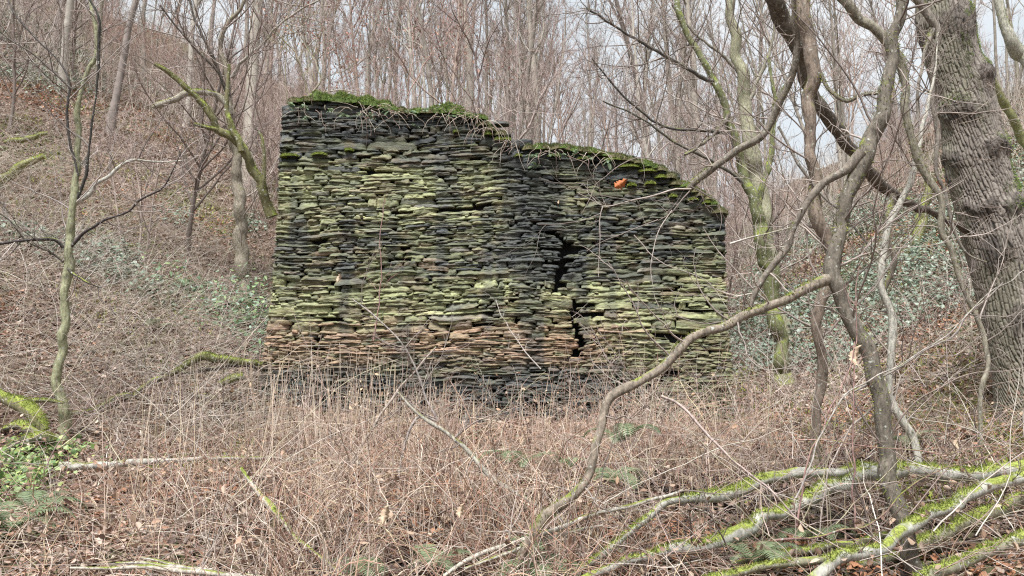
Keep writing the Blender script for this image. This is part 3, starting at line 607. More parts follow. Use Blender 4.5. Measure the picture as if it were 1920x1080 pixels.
    mb.add(V.reshape(-1, 3), np.stack([ii[:-1], jj[:-1], jj[1:], ii[1:]], -1).reshape(-1, 4), c.reshape(-1, 3))
    mb.build('trunk', M_OAK, root)
    mm = MB(); k = np.argwhere((fbm(cx*0.9, cy*0.9, LL*2.2, 231, 3) + 0.16*np.sin(A)*-1 > 0.70) & facing)
    for bx, by, bw in ((1818, 18, 16), (1842, 118, 12), (1795, 188, 26), (1905, 350, 18), (1908, 385, 14), (1880, 260, 10)):
        k = np.vstack([k, np.argwhere((np.hypot((PX-bx)/bw, (PY-by)/12) < 1) & facing)])
    k = k[rng.integers(0, len(k), 9000)]; pv = V[k[:, 0], k[:, 1]]; nv = pv - path[k[:, 0]]; nv /= np.linalg.norm(nv, axis=1, keepdims=True)
    blades(mm, pv, nv, rng.uniform(0.008, 0.03, len(k)), rng.uniform(0.002, 0.004, len(k)), pick([(0.17, 0.26, 0.06), (0.13, 0.19, 0.05), (0.22, 0.30, 0.07)], len(k)), 0.6)
    mm.build('moss', M_MOSS, root, smooth=False)
    tm = MB()
    for (px, py) in ((1845, 140), (1800, 210), (1862, 275), (1850, 395), (1880, 480), (1720, 70), (1800, 45)):
        p = P(px, py, Y0-0.33); n = 16; tubes(tm, wander(np.tile(p, (n, 1)) + rng.normal(size=(n, 3))*0.06, rng.normal(size=(n, 3)) + np.array([0, -0.9, 0.1]), rng.uniform(0.1, 0.45, n), 9, 0.16), np.linspace(0.003, 0.0012, 9)[None]*np.ones((n, 1)), 3, pick([(0.3, 0.24, 0.2), (0.2, 0.16, 0.14)], n))
    tm.build('shoots', M_TWIG, root)
    # limb that drops across the front of the trunk
    for pts, Y in (([(1700, -60, 20), (1722, 0, 17), (1742, 32, 16), (1756, 58, 14), (1753, 100, 11), (1750, 200, 10), (1758, 262, 9), (1755, 320, 8), (1772, 360, 7), (1780, 395, 6), (1786, 425, 6), (1800, 458, 5), (1818, 478, 4), (1850, 492, 3)], (6.3, 6.3)),
                   ([(1752, 52, 9), (1740, 80, 8), (1728, 130, 7), (1722, 170, 6), (1721, 225, 5), (1708, 240, 4)], (6.3, 6.2))):
        o, pth, rd = limb('branch', pts, Y, M_BARK, root, (0.19, 0.165, 0.14), 0.25, sides=10)
        tm = MB(); side_twigs(tm, pth, rd, 10, (0.2, 0.8)); t_ = tm.build('twigs', M_TWIG, o, loc=root.location); t_.location = (0, 0, 0)
oak()

B, BM = M_BARK, M_BARKM
# crossing grey tree in the right foreground, with the long arching branch
hero('bare_tree', 'crooked grey foreground tree leaning right, its long branch arching down left to the brambles', 'tree', [
    ('trunk', [(1760, 1150, 36), (1728, 1080, 34), (1706, 1025, 33), (1678, 940, 32), (1660, 850, 30), (1650, 780, 30), (1630, 690, 30), (1602, 615, 29), (1575, 545, 27), (1560, 505, 28), (1573, 430, 27), (1590, 370, 28), (1612, 305, 30), (1640, 245, 27), (1658, 190, 26), (1668, 130, 25), (1680, 60, 25), (1690, 0, 25), (1705, -120, 22), (1725, -260, 17)], (4.4, 4.7, 4.8), (0.15, 0.13, 0.105), B, 0.3, 30, (0.3, 1.2)),
    ('branch', [(1568, 512, 12), (1556, 525, 22), (1525, 540, 19), (1480, 560, 17), (1440, 574, 17), (1400, 592, 17), (1350, 612, 17), (1302, 630, 17), (1275, 655, 17), (1240, 690, 16), (1195, 716, 16), (1150, 740, 17), (1130, 775, 15), (1117, 830, 15), (1104, 880, 16), (1072, 930, 19), (1022, 965, 20), (992, 1010, 18), (972, 1050, 16), (950, 1100, 16), (940, 1140, 18)], (4.68, 4.3, 4.1), (0.205, 0.17, 0.135), B, 0.30, 18, (0.2, 0.7)),
    ('branch', [(1612, 290, 22), (1575, 322, 15), (1545, 345, 14), (1510, 385, 13), (1482, 432, 13), (1475, 462, 13), (1452, 492, 13), (1428, 525, 12), (1412, 555, 9), (1406, 585, 5)], (4.7, 4.8), (0.17, 0.145, 0.12), B, 0.35, 12, (0.2, 0.7)),
    ('branch', [(1600, 735, 4), (1640, 715, 4), (1700, 680, 4), (1742, 652, 4), (1790, 628, 4), (1812, 590, 4), (1850, 560, 3), (1880, 530, 2)], (4.6, 4.4), (0.3, 0.26, 0.24), B, 0, 8, (0.2, 0.6)),
], extra=[([(1655, 850), (1700, 770), (1760, 725), (1830, 700), (1920, 690)], (4.7, 4.3), 3.5), ([(1640, 760), (1600, 800), (1560, 870), (1540, 960), (1530, 1010)], (4.7, 4.5), 4), ([(1672, 110), (1720, 170), (1790, 190), (1850, 200)], (4.8, 4.5), 3)])
hero('bare_tree', 'upright crooked brown tree crossing the leaning grey one, a mossy tipped branch hanging left', 'tree', [
    ('trunk', [(1530, 885, 20), (1526, 835, 19), (1531, 775, 18), (1540, 705, 19), (1534, 640, 19), (1526, 600, 20), (1548, 540, 24), (1562, 485, 26), (1545, 440, 26), (1527, 385, 26), (1524, 310, 22), (1516, 250, 23), (1514, 195, 24), (1524, 135, 27), (1516, 70, 26), (1502, 0, 25), (1490, -100, 24), (1480, -260, 18)], (5.1, 5.0), (0.19, 0.15, 0.12), B, 0.25, 28, (0.3, 1.2)),
    ('branch', [(1492, -80, 15), (1492, 0, 14), (1493, 75, 14), (1486, 135, 14), (1466, 187, 14), (1440, 240, 15), (1420, 262, 14), (1382, 282, 13), (1332, 315, 13), (1298, 344, 13), (1290, 356, 9)], (5.0, 5.6), (0.19, 0.165, 0.135), B, 0.6, 14, (0.2, 0.7)),
    ('branch', [(1536, 140, 8), (1552, 165, 7), (1575, 185, 7), (1592, 190, 7), (1615, 178, 7), (1650, 174, 6)], (5.0, 4.8), (0.16, 0.14, 0.11), B, 0.7, 4, (0.1, 0.3)),
    ('branch', [(1460, 238, 5), (1480, 275, 5), (1493, 300, 6), (1520, 340, 5), (1550, 375, 5), (1585, 405, 4), (1620, 450, 4), (1650, 480, 3)], (5.1, 4.9), (0.18, 0.16, 0.14), B, 0.1, 6, (0.2, 0.5)),
], extra=[([(1294, 352), (1255, 358), (1220, 370), (1185, 378), (1150, 385), (1120, 382), (1085, 360)], (5.55, 5.5), 3.6), ([(1292, 356), (1275, 380), (1255, 400), (1235, 412)], (5.55, 5.5), 3), ([(1190, 378), (1160, 372), (1115, 366), (1080, 350)], (5.5, 5.5), 2.2),
          ([(1135, 384), (1110, 365), (1090, 345), (1040, 340), (1010, 330)], (5.5, 5.4), 2.2), ([(1235, 412), (1200, 425), (1150, 445), (1100, 470)], (5.5, 5.4), 2), ([(1294, 350), (1340, 372), (1350, 382)], (5.5, 5.5), 3),
          ([(1130, 386), (1126, 410), (1124, 470), (1122, 520)], (5.5, 5.5), 2.4), ([(1125, 398), (1085, 415), (1050, 420), (1010, 420)], (5.5, 5.4), 2), ([(1260, 395), (1230, 440), (1220, 500), (1225, 540)], (5.5, 5.4), 2),
          ([(1240, 300), (1200, 295), (1160, 310), (1120, 345), (1090, 400)], (5.7, 5.4), 2.2), ([(1190, 440), (1215, 475), (1260, 500), (1330, 530), (1370, 590)], (5.5, 5.3), 2.4)])
hero('leaning_trunk', 'dark leaning trunk slanting down to the right through the crossing trees', 'tree', [
    ('trunk', [(1420, -60, 30), (1447, 0, 30), (1475, 60, 29), (1500, 110, 27), (1530, 185, 24), (1560, 240, 24), (1602, 290, 23), (1642, 340, 22), (1690, 374, 18), (1730, 392, 14), (1780, 415, 11), (1840, 450, 10), (1900, 520, 9), (1935, 600, 8)], (5.6, 6.5, 8.6), (0.10, 0.085, 0.07), B, 0.2, 26, (0.3, 1.0)),
    ('branch', [(1672, 366, 14), (1668, 400, 14), (1664, 440, 12), (1674, 480, 11), (1672, 505, 11), (1660, 545, 8), (1650, 580, 6)], (6.3, 6.1), (0.12, 0.10, 0.075), BM, 0.4, 3, (0.1, 0.3)),
])
hero('sapling', 'slender crooked sapling running down past the left side of the oak trunk', 'tree', [
    ('trunk', [(1840, 835, 8), (1838, 800, 8), (1838, 745, 8), (1843, 715, 10), (1852, 682, 10), (1846, 627, 9), (1833, 594, 9), (1803, 535, 10), (1782, 465, 11), (1765, 430, 12), (1762, 375, 13), (1727, 315, 14), (1707, 255, 14), (1697, 200, 15), (1697, 150, 16), (1692, 120, 20), (1662, 82, 22), (1622, 42, 21), (1582, 0, 20), (1530, -70, 18)], (5.4, 5.6), (0.20, 0.18, 0.14), B, 0.35, 26, (0.2, 0.9)),
])
hero('sapling', 'pale lichen covered stem rising from the mossy fallen branch left of the oak', 'tree', [
    ('trunk', [(1726, 905, 14), (1722, 868, 14), (1714, 820, 14), (1696, 790, 14), (1674, 750, 13), (1667, 690, 13), (1671, 600, 14), (1655, 545, 14), (1652, 500, 13), (1662, 440, 13), (1688, 378, 13), (1712, 330, 11), (1728, 250, 8), (1750, 150, 5), (1760, 60, 4)], (5.3, 5.9), (0.40, 0.38, 0.33), B, 0.10, 14, (0.2, 0.8)),
])
yk = hit(1470, 722)
hero('bare_tree', 'green mossy tree with forking stems beside the right end of the slate wall', 'tree', [
    ('trunk', [(1472, 735, 44), (1470, 705, 34), (1462, 640, 28), (1450, 570, 27), (1440, 500, 27), (1426, 425, 26), (1408, 370, 20), (1387, 290, 17), (1366, 215, 16), (1340, 155, 14), (1305, 95, 12), (1275, 30, 11), (1260, -60, 9), (1250, -140, 7)], (yk, yk), GREEN, BM, 0.25, 22, (0.5, 2.4)),
    ('branch', [(1418, 400, 15), (1430, 350, 12), (1442, 300, 11), (1450, 240, 9), (1452, 180, 7), (1440, 110, 6)], (yk, yk), GREEN, BM, 0.15, 8, (0.5, 1.5)),
    ('branch', [(1366, 215, 8), (1340, 250, 6), (1310, 275, 6), (1285, 290, 5)], (yk, yk-0.8), (0.13, 0.11, 0.09), B, 0.1, 6, (0.4, 1.2)),
    ('branch', [(1338, 155, 9), (1290, 130, 7), (1230, 95, 6), (1170, 60, 5), (1100, 15, 4)], (yk, yk-1.0), (0.11, 0.10, 0.09), B, 0, 30, (0.5, 1.8)),
    ('branch', [(1375, 250, 8), (1310, 245, 6), (1240, 235, 5), (1170, 180, 4), (1110, 110, 3)], (yk, yk-0.6), (0.10, 0.09, 0.08), B, 0, 26, (0.4, 1.6)),
    ('branch', [(1400, 345, 8), (1330, 300, 6), (1270, 270, 5), (1200, 220, 4), (1130, 190, 3)], (yk, yk-0.6), (0.12, 0.11, 0.09), B, 0.1, 10, (0.4, 1.4)),
], rad=1.3)
yk2 = hit(1475, 640)
hero('bare_tree', 'pale straight trunk just behind the mossy forking tree right of the wall', 'tree', [
    ('trunk', [(1478, 660, 36), (1462, 600, 30), (1445, 500, 29), (1430, 400, 29), (1412, 310, 28), (1400, 220, 27), (1390, 150, 24), (1377, 75, 20), (1370, 0, 19), (1364, -100, 14)], (yk2, yk2), (0.26, 0.25, 0.17), B, 0.1, 24, (0.6, 2.6)),
    ('branch', [(1398, 210, 9), (1420, 150, 7), (1445, 90, 6), (1460, 0, 5)], (yk2, yk2), (0.25, 0.23, 0.18), B, 0, 8, (0.6, 2)),
    ('branch', [(1388, 140, 9), (1350, 100, 6), (1300, 60, 5), (1260, 10, 4)], (yk2, yk2), (0.2, 0.18, 0.15), B, 0, 10, (0.6, 2))], rad=1.5)

# left: the slim sapling and the broken tree with the mossy limb
yl = hit(120, 836)
hero('sapling', 'slim grey green sapling with dark spreading branches on the left bank', 'tree', [
    ('trunk', [(120, 850, 30), (120, 822, 24), (117, 765, 18), (108, 730, 17), (116, 650, 17), (122, 580, 17), (125, 520, 17), (128, 475, 17), (133, 425, 15), (141, 365, 14), (145, 300, 13), (146, 225, 11), (152, 175, 9), (166, 130, 8), (178, 110, 8), (180, 60, 8), (172, 15, 6), (160, -60, 5)], (yl, yl), (0.24, 0.24, 0.15), B, 0.12, 12, (0.4, 1.3)),
    ('branch', [(132, 466, 6), (152, 440, 6), (178, 424, 5), (196, 412, 5), (240, 396, 4), (262, 375, 4), (302, 354, 3), (318, 330, 3), (340, 285, 2)], (yl, yl-0.3), (0.06, 0.05, 0.05), B, 0, 12, (0.3, 0.9)),
    ('branch', [(118, 465, 6), (105, 451, 6), (75, 450, 6), (40, 452, 5), (0, 456, 5), (-60, 462, 4)], (yl, yl-0.5), (0.06, 0.05, 0.05), B, 0, 8, (0.3, 0.9)),
    ('branch', [(140, 382, 6), (155, 345, 6), (163, 325, 6), (165, 298, 5), (170, 250, 4), (182, 160, 4), (186, 60, 6), (182, 25, 5), (168, 0, 4)], (yl, yl-0.2), (0.06, 0.055, 0.05), B, 0, 12, (0.3, 1.0)),
    ('branch', [(140, 382, 9), (165, 365, 9), (180, 345, 8), (205, 328, 7), (225, 311, 6), (250, 300, 4), (300, 303, 3), (350, 300, 2)], (yl, yl+0.3), PALEB, B, 0, 10, (0.3, 0.9)),
    ('branch', [(147, 330, 5), (130, 260, 5), (125, 215, 5), (132, 160, 5), (115, 120, 4), (65, 70, 4), (30, 30, 4), (5, -20, 3)], (yl, yl-0.4), (0.10, 0.09, 0.085), B, 0, 14, (0.3, 1.1)),
    ('branch', [(132, 165, 4), (95, 130, 4), (60, 100, 4), (20, 75, 3), (-20, 40, 3)], (yl-0.3, yl-0.6), (0.14, 0.12, 0.11), B, 0, 8, (0.3, 1.0)),
    ('branch', [(120, 490, 4), (90, 470, 4), (50, 452, 3), (20, 415, 3), (0, 400, 2)], (yl, yl-0.2), (0.07, 0.06, 0.05), B, 0, 6, (0.2, 0.6)),
    ('branch', [(125, 500, 5), (140, 515, 4), (165, 530, 4), (190, 540, 3)], (yl, yl-0.3), (0.07, 0.06, 0.05), B, 0, 5, (0.2, 0.6)),
], twigcol=((0.17, 0.14, 0.13), (0.30, 0.26, 0.24), (0.36, 0.32, 0.30)))
ym = hit(455, 556)
hero('broken_tree', 'patchy barked tree left of the wall with a snapped mossy limb at its top', 'tree', [
    ('trunk', [(458, 580, 34), (455, 545, 27), (450, 500, 26), (450, 435, 25), (446, 375, 23), (443, 310, 20), (438, 265, 17), (432, 215, 15), (428, 180, 12), (426, 135, 10), (414, 95, 9), (424, 48, 8), (455, 10, 7), (480, -60, 6)], (ym, ym), (0.21, 0.18, 0.14), B, 0.18, 20, (0.6, 2.4)),
    ('branch', [(438, 215, 16), (428, 196, 15), (408, 180, 12), (385, 173, 12), (360, 174, 12), (335, 182, 12), (312, 192, 13), (298, 198, 14), (287, 203, 7)], (ym, ym-0.5), (0.30, 0.27, 0.22), BM, 0.5, 0, (0, 0)),
    ('branch', [(428, 180, 7), (405, 120, 6), (380, 70, 5), (360, 20, 5), (345, -40, 4)], (ym, ym-0.5), (0.10, 0.09, 0.08), B, 0, 12, (0.5, 1.8)),
    ('branch', [(433, 145, 8), (462, 108, 6), (490, 85, 5), (520, 50, 4), (560, 20, 4), (600, 0, 3)], (ym, ym-0.6), (0.34, 0.31, 0.28), B, 0, 12, (0.5, 1.8)),
    ('branch', [(434, 190, 6), (412, 140, 5), (370, 95, 5), (330, 50, 4), (300, 10, 4)], (ym, ym-0.8), (0.12, 0.10, 0.09), B, 0, 12, (0.5, 1.6)),
    ('branch', [(444, 300, 6), (470, 270, 5), (478, 180, 4), (500, 90, 4), (520, 0, 3)], (ym, ym+0.3), (0.22, 0.17, 0.15), B, 0, 12, (0.5, 1.6)),
], rad=1.4)
hero('mossy_branch', 'bright mossy forked limb leaning against the left edge of the slate wall', 'fallen branch', [
    ('stem', [(514, 408, 22), (504, 385, 20), (490, 350, 19), (477, 322, 18), (465, 303, 18), (446, 272, 18), (428, 255, 15), (410, 243, 14), (395, 220, 13), (370, 187, 12), (345, 160, 11), (322, 140, 9), (305, 128, 8), (290, 120, 6)], (10.15, 9.4), (0.15, 0.14, 0.07), BM, 1.0, 6, (0.3, 0.9)),
    ('branch', [(452, 282, 14), (440, 250, 12), (430, 222, 11), (425, 195, 9), (428, 150, 7), (428, 120, 5)], (9.75, 9.7), (0.15, 0.14, 0.07), BM, 0.8, 5, (0.3, 0.9)),
    ('branch', [(408, 246, 8), (388, 238, 7), (365, 234, 6)], (9.6, 9.5), (0.15, 0.14, 0.07), BM, 0.8, 0, (0, 0)),
    ('branch', [(492, 352, 7), (496, 330, 6), (495, 300, 6), (492, 265, 5), (484, 245, 4)], (9.9, 9.8), (0.15, 0.14, 0.08), BM, 0.5, 2, (0.2, 0.4)),
])

# fallen mossy branches, bottom right
def log(name, label, pts, Y, col=(0.36, 0.35, 0.31), moss=0.8, tw_=5, mat=None, more=(), cat='fallen branch', tl=(0.2, 0.7)):
    k_ = 1.02 if (mat is None and pts[0][2] > 8) else 1.0; pts = [(a, b, c*k_) for a, b, c in pts]
    return hero(name, label, cat, [('stem', pts, Y, col, mat or BM, moss, tw_, tl)] + [('branch', p, y, col, mat or BM, moss*0.8, 2, (0.1, 0.4)) for p, y in more])
log('fallen_branch', 'uppermost mossy fallen branch, forking, lying level across the lower right', [(1990, 886, 30), (1920, 886, 30), (1850, 888, 28), (1780, 884, 26), (1720, 884, 27), (1680, 886, 27), (1620, 882, 26), (1580, 884, 18), (1520, 888, 18), (1480, 892, 20), (1430, 898, 20), (1395, 912, 20), (1355, 928, 22), (1320, 932, 18), (1280, 936, 15), (1245, 945, 13), (1215, 972, 13), (1180, 998, 14), (1130, 1040, 13), (1075, 1075, 12), (1040, 1110, 12)], (5.5, 4.9, 4.2), moss=1.0,
    more=[([(1640, 886, 24), (1610, 892, 28), (1580, 905, 27), (1545, 920, 25), (1515, 935, 25), (1490, 948, 24), (1465, 958, 26), (1430, 975, 25), (1405, 986, 24), (1370, 1003, 24), (1330, 1018, 22), (1285, 1027, 22), (1240, 1036, 20), (1190, 1052, 17), (1130, 1072, 15), (1070, 1100, 14)], (5.1, 4.5, 4.0))])
log('fallen_branch', 'pale fallen branch with moss patches rising from the bottom edge towards the oak', [(1990, 880, 20), (1920, 893, 20), (1866, 910, 20), (1830, 925, 20), (1780, 950, 21), (1745, 966, 21), (1716, 985, 22), (1680, 1008, 22), (1632, 1034, 21), (1590, 1042, 22), (1558, 1052, 20), (1530, 1078, 20), (1500, 1110, 20), (1470, 1150, 20)], (5.2, 4.3, 3.8), moss=0.75)
log('fallen_branch', 'dull green mossy branch lying lower right behind the pale one', [(1990, 915, 26), (1920, 938, 25), (1860, 962, 24), (1800, 985, 24), (1740, 1010, 23), (1690, 1032, 20), (1650, 1050, 16), (1610, 1062, 12)], (5.3, 4.6), col=(0.20, 0.19, 0.13), moss=0.9)
log('fallen_branch', 'mossy branch leaving the bottom right corner of the brambles', [(1990, 1000, 24), (1920, 1012, 24), (1850, 1035, 24), (1790, 1060, 22), (1740, 1085, 22), (1700, 1115, 20)], (4.5, 3.9), col=(0.22, 0.21, 0.15), moss=0.8)
log('fallen_branch', 'low mossy branch along the bottom edge below the fern', [(1570, 1045, 12), (1540, 1050, 14), (1480, 1054, 15), (1430, 1062, 14), (1375, 1077, 14), (1320, 1090, 14), (1260, 1110, 14)], (4.1, 3.8), col=(0.2, 0.19, 0.13), moss=1.0)
log('fallen_branch', 'dark mossy stick half buried between the low fern and the pale branch', [(1680, 1000, 12), (1620, 1015, 13), (1540, 1030, 14), (1480, 1040, 13), (1400, 1052, 11), (1360, 1062, 8)], (4.7, 4.4), col=(0.13, 0.12, 0.08), moss=0.9)
log('dead_branch', 'straight bare stem leaning down to the right through the middle brambles', [(745, 736, 3), (790, 780, 6), (840, 811, 8), (890, 860, 9), (920, 895, 9), (965, 925, 8), (1040, 965, 9), (1115, 1005, 8), (1145, 1020, 7), (1200, 1060, 6)], (5.6, 4.6), col=(0.27, 0.25, 0.21), moss=0.12, mat=B, tw_=9)
log('dead_branch', 'pair of pale dead stems lying low at the bottom centre', [(830, 1080, 6), (856, 1063, 8), (910, 1035, 9), (985, 1010, 10), (1065, 985, 9), (1130, 960, 8), (1212, 940, 7), (1280, 920, 5)], (4.0, 4.6), col=(0.40, 0.37, 0.32), moss=0.05, mat=B, tw_=6, more=[([(870, 1066, 5), (930, 1045, 6), (1000, 1018, 6), (1060, 1000, 5), (1130, 985, 4)], (4.0, 4.4))])
log('dead_branch', 'bundle of pale dead twigs at the bottom left edge', [(132, 1066, 4), (215, 1066, 7), (270, 1064, 8), (350, 1070, 10), (440, 1078, 11), (520, 1092, 11)], (3.9, 3.7), col=(0.40, 0.36, 0.31), moss=0.0, mat=B, tw_=7, more=[([(218, 1056, 4), (280, 1057, 6), (360, 1067, 7), (420, 1076, 7)], (3.9, 3.75)), ([(262, 1046, 3), (300, 1052, 5), (330, 1060, 6), (400, 1070, 6)], (3.9, 3.8))], tl=(0.1, 0.35))
log('mossy_stick', 'crooked stick with a moss sleeve in the lower left brambles', [(452, 878, 5), (470, 903, 6), (488, 928, 9), (505, 945, 11), (522, 966, 10), (536, 985, 7), (556, 1010, 7), (600, 1045, 7), (640, 1080, 7)], (5.0, 4.2), col=(0.34, 0.31, 0.26), moss=0.35, tw_=5)
log('dead_branch', 'thin pale stem leaning up to the right before the foot of the wall', [(650, 890, 6), (662, 862, 5), (706, 790, 5), (742, 738, 5), (780, 695, 4), (800, 670, 4), (818, 650, 3)], (6.5, 6.6), col=(0.36, 0.30, 0.26), moss=0, mat=B, tw_=10)
log('dead_branch', 'thin forked grey stem standing before the centre of the wall base', [(748, 935, 5), (750, 880, 5), (768, 805, 5), (792, 778, 5), (822, 790, 4), (800, 750, 4), (782, 695, 4), (750, 640, 3), (700, 590, 3), (660, 560, 2)], (6.2, 6.4), col=(0.33, 0.29, 0.27), moss=0, mat=B, tw_=12)
log('pale_log', 'grey lichened log lying level across the left brambles', [(112, 873, 15), (150, 873, 15), (200, 872, 14), (250, 869, 13), (300, 864, 10), (370, 861, 8), (450, 858, 8), (560, 863, 8), (640, 868, 8), (740, 872, 7)], (6.6, 7.0), col=(0.40, 0.38, 0.34), moss=0.05, mat=B, tw_=3)
log('mossy_log', 'bright mossy log slanting down on the far left', [(-60, 700, 22), (0, 742, 22), (30, 758, 24), (60, 776, 26), (80, 795, 24), (86, 808, 16)], (7.6, 7.2), moss=1.2, col=(0.16, 0.15, 0.08), tw_=2, more=[([(25, 752, 11), (55, 751, 10), (85, 751, 7), (120, 755, 4)], (7.5, 7.4))])
log('mossy_log', 'short mossy stub with a dark broken end on the far left', [(10, 803, 9), (32, 800, 18), (55, 808, 20), (78, 822, 18), (86, 834, 12)], (7.2, 7.1), moss=1.2, col=(0.07, 0.06, 0.045), tw_=0)
log('mossy_log', 'rounded mossy root lowest in the far left corner', [(12, 858, 12), (30, 840, 22), (55, 828, 24), (80, 822, 20), (100, 830, 12)], (7.1, 7.0), moss=1.2, col=(0.10, 0.10, 0.06), tw_=0)
log('mossy_log', 'dark rotting branch with a moss cushion just right of the sapling foot', [(95, 790, 9), (130, 778, 12), (175, 770, 14), (205, 758, 17), (228, 748, 15), (246, 744, 9)], (8.1, 8.4), moss=0.95, col=(0.10, 0.085, 0.065), tw_=6)
log('mossy_log', 'short mossy branch piece midway between the sapling and the wall', [(250, 742, 9), (272, 724, 10), (292, 712, 11), (316, 704, 9), (330, 696, 6)], (8.5, 8.8), moss=0.9, col=(0.12, 0.10, 0.07), tw_=5)
log('mossy_log', 'dark bare stick lying behind the fluffy mossy log beside the wall', [(262, 700, 4), (330, 701, 5), (400, 692, 8), (450, 684, 9), (486, 690, 6)], (9.2, 9.4), moss=0.1, col=(0.09, 0.075, 0.06), tw_=8, mat=B)
log('mossy_log', 'short fluffy mossy log against the lower left edge of the wall', [(318, 700, 5), (340, 690, 9), (362, 676, 12), (385, 670, 15), (415, 672, 15), (445, 676, 13), (478, 680, 10), (490, 684, 6)], (9.1, 9.3), moss=1.4, col=(0.14, 0.14, 0.06), tw_=0, more=[([(410, 722, 10), (430, 712, 14), (455, 706, 12)], (9.0, 9.1))])
log('fallen_tree', 'yellow mossy trunk leaning behind the oak at the upper right', [(1935, 300, 15), (1915, 262, 15), (1895, 215, 15), (1878, 180, 14), (1862, 150, 12), (1845, 110, 10)], (13.0, 12.5), moss=0.7, col=(0.26, 0.26, 0.12), tw_=3)
log('fallen_tree', 'grey trunk with a mossy elbow at the top right edge', [(1945, 160, 26), (1925, 112, 26), (1908, 98, 26), (1895, 70, 22), (1880, 30, 17), (1868, -20, 14)], (12.0, 12.0), moss=0.7, col=(0.30, 0.29, 0.24), tw_=6, mat=B)
for i, (lab, pts) in enumerate((('mossy stump of a branch standing just left of the oak', [(1722, 460, 13), (1728, 430, 15), (1735, 380, 15), (1740, 345, 12)]), ('leaning mossy pole on the ivy bank left of the oak', [(1716, 446, 12), (1722, 420, 12), (1728, 395, 11), (1732, 370, 9)]),
                                ('yellow mossy pole lying behind the right end of the wall, upper one', [(1355, 494, 8), (1380, 490, 8), (1420, 482, 7), (1450, 478, 5)]), ('short bright mossy stick poking out right of the wall', [(1352, 516, 7), (1372, 518, 9), (1390, 528, 6)]),
                                ('mossy pole lying on the slope left of the sapling, upper one', [(10, 268, 7), (40, 262, 10), (70, 256, 9), (90, 250, 6)]), ('thick mossy log lying on the left slope', [(-30, 350, 16), (10, 332, 17), (45, 310, 14), (80, 292, 10)]),
                                ('mossy log under the brambles below the oak', [(1880, 760, 9), (1850, 790, 9), (1810, 800, 9), (1770, 806, 7)]), ('low mossy log beside the right foot of the wall', [(1380, 748, 9), (1410, 746, 12), (1450, 750, 8)]),
                                ('mossy stick lying under the mossy forking tree', [(1560, 770, 6), (1600, 778, 9), (1640, 774, 7)]))):
    y = hit(pts[0][0] if pts[0][0] > 0 else 10, pts[0][1]) - 0.15
    log('mossy_pole', lab, pts, (y, y), moss=1.0, col=(0.20, 0.20, 0.08), tw_=0)

# ------------------------------------------------------------------ the wood: slender bare trees and shrubs on the slopes
def grow_tree(H, r0, stems=1, nb=22, spread=0.5, lowest=0.3, col=(0.30, 0.25, 0.22), tcol=(0.34, 0.26, 0.24), fat=1.0, blen=0.30):
    tm, cm = MB(), MB()
    for s_ in range(stems):
        h = H*rng.uniform(0.8, 1.0); K = 18
        d = np.array([[rng.normal()*0.06 + (0.12*math.cos(s_*2.1) if stems > 1 else 0), rng.normal()*0.06 + (0.12*math.sin(s_*2.1) if stems > 1 else 0), 1.0]])
        st = np.array([[0.18*math.cos(s_*2.1), 0.18*math.sin(s_*2.1), -0.35]])*(1 if stems > 1 else 0) + np.array([[0, 0, -0.35 if stems == 1 else 0]])
        tr = wander(st, d, np.array([h]), K, 0.045, 0.02)[0]
        t = np.linspace(0, 1, K); rad = (r0/ (1 if stems == 1 else 1.35))*((1-t)**0.75*0.92 + 0.05)*np.where(t < 0.06, 1.25, 1); rad = np.maximum(rad, 0.006)
        tubes(tm, tr[None], rad[None], 7, np.array(col)*rng.uniform(0.85, 1.1))
        n = nb if stems == 1 else nb//2
        tt = np.sort(rng.uniform(lowest, 0.97, n)); k = tt*(K-1); i = k.astype(int); f = (k-i)[:, None]; p = tr[i]*(1-f) + tr[np.minimum(i+1, K-1)]*f
        az = np.arange(n)*2.4 + rng.random(n); D = np.stack([np.cos(az)*spread, np.sin(az)*spread, rng.uniform(0.55, 1.0, n)], 1)
        l = h*blen*(1.05-tt)**0.6*rng.uniform(0.6, 1.2, n); br = wander(p, D, l, 10, 0.11, 0.055)
        rb = np.minimum(rad[i]*0.55, 0.012+0.010*l); tubes(tm, br, rb[:, None]*np.linspace(1, 0.25, 10)[None], 4, np.array(col)*0.95)
        m = n*6; j = np.repeat(np.arange(n), 6); kk = rng.integers(2, 10, m); q = br[j, kk]; T = br[j, kk]-br[j, kk-1]; T /= np.linalg.norm(T, axis=1, keepdims=True)
        D = T + rng.normal(size=(m, 3))*0.5 + np.array([0, 0, 0.25]); l2 = l[j]*rng.uniform(0.25, 0.5, m); b2 = wander(q, D, l2, 7, 0.13, 0.03)
        tubes(cm, b2, (np.minimum(rb[j]*0.5, 0.010)*fat)[:, None]*np.linspace(1, 0.4, 7)[None], 3, np.array(tcol)*rng.uniform(0.8, 1.15, (m, 1)))
        m3 = m*5; j3 = np.repeat(np.arange(m), 5); kk = rng.integers(1, 7, m3); q = b2[j3, kk]; T = b2[j3, kk]-b2[j3, kk-1]; T /= np.linalg.norm(T, axis=1, keepdims=True)
        D = T + rng.normal(size=(m3, 3))*0.6 + np.array([0, 0, 0.15]); b3 = wander(q, D, l2[j3]*rng.uniform(0.3, 0.7, m3), 5, 0.15, 0.02)
        tubes(cm, b3, np.full((m3, 1), 0.0048*fat)*np.linspace(1, 0.6, 5)[None], 3, np.array(tcol)*rng.uniform(0.8, 1.2, (m3, 1)))
    return tm, cm
def proto(name, **k):
    tm, cm = grow_tree(**k); root = bpy.data.objects.new(name, None); COL.objects.link(root)
    a = tm.build('trunk', M_FAR, root); b = cm.build('crown', M_TWIG, root)
    return [root, a, b, True]
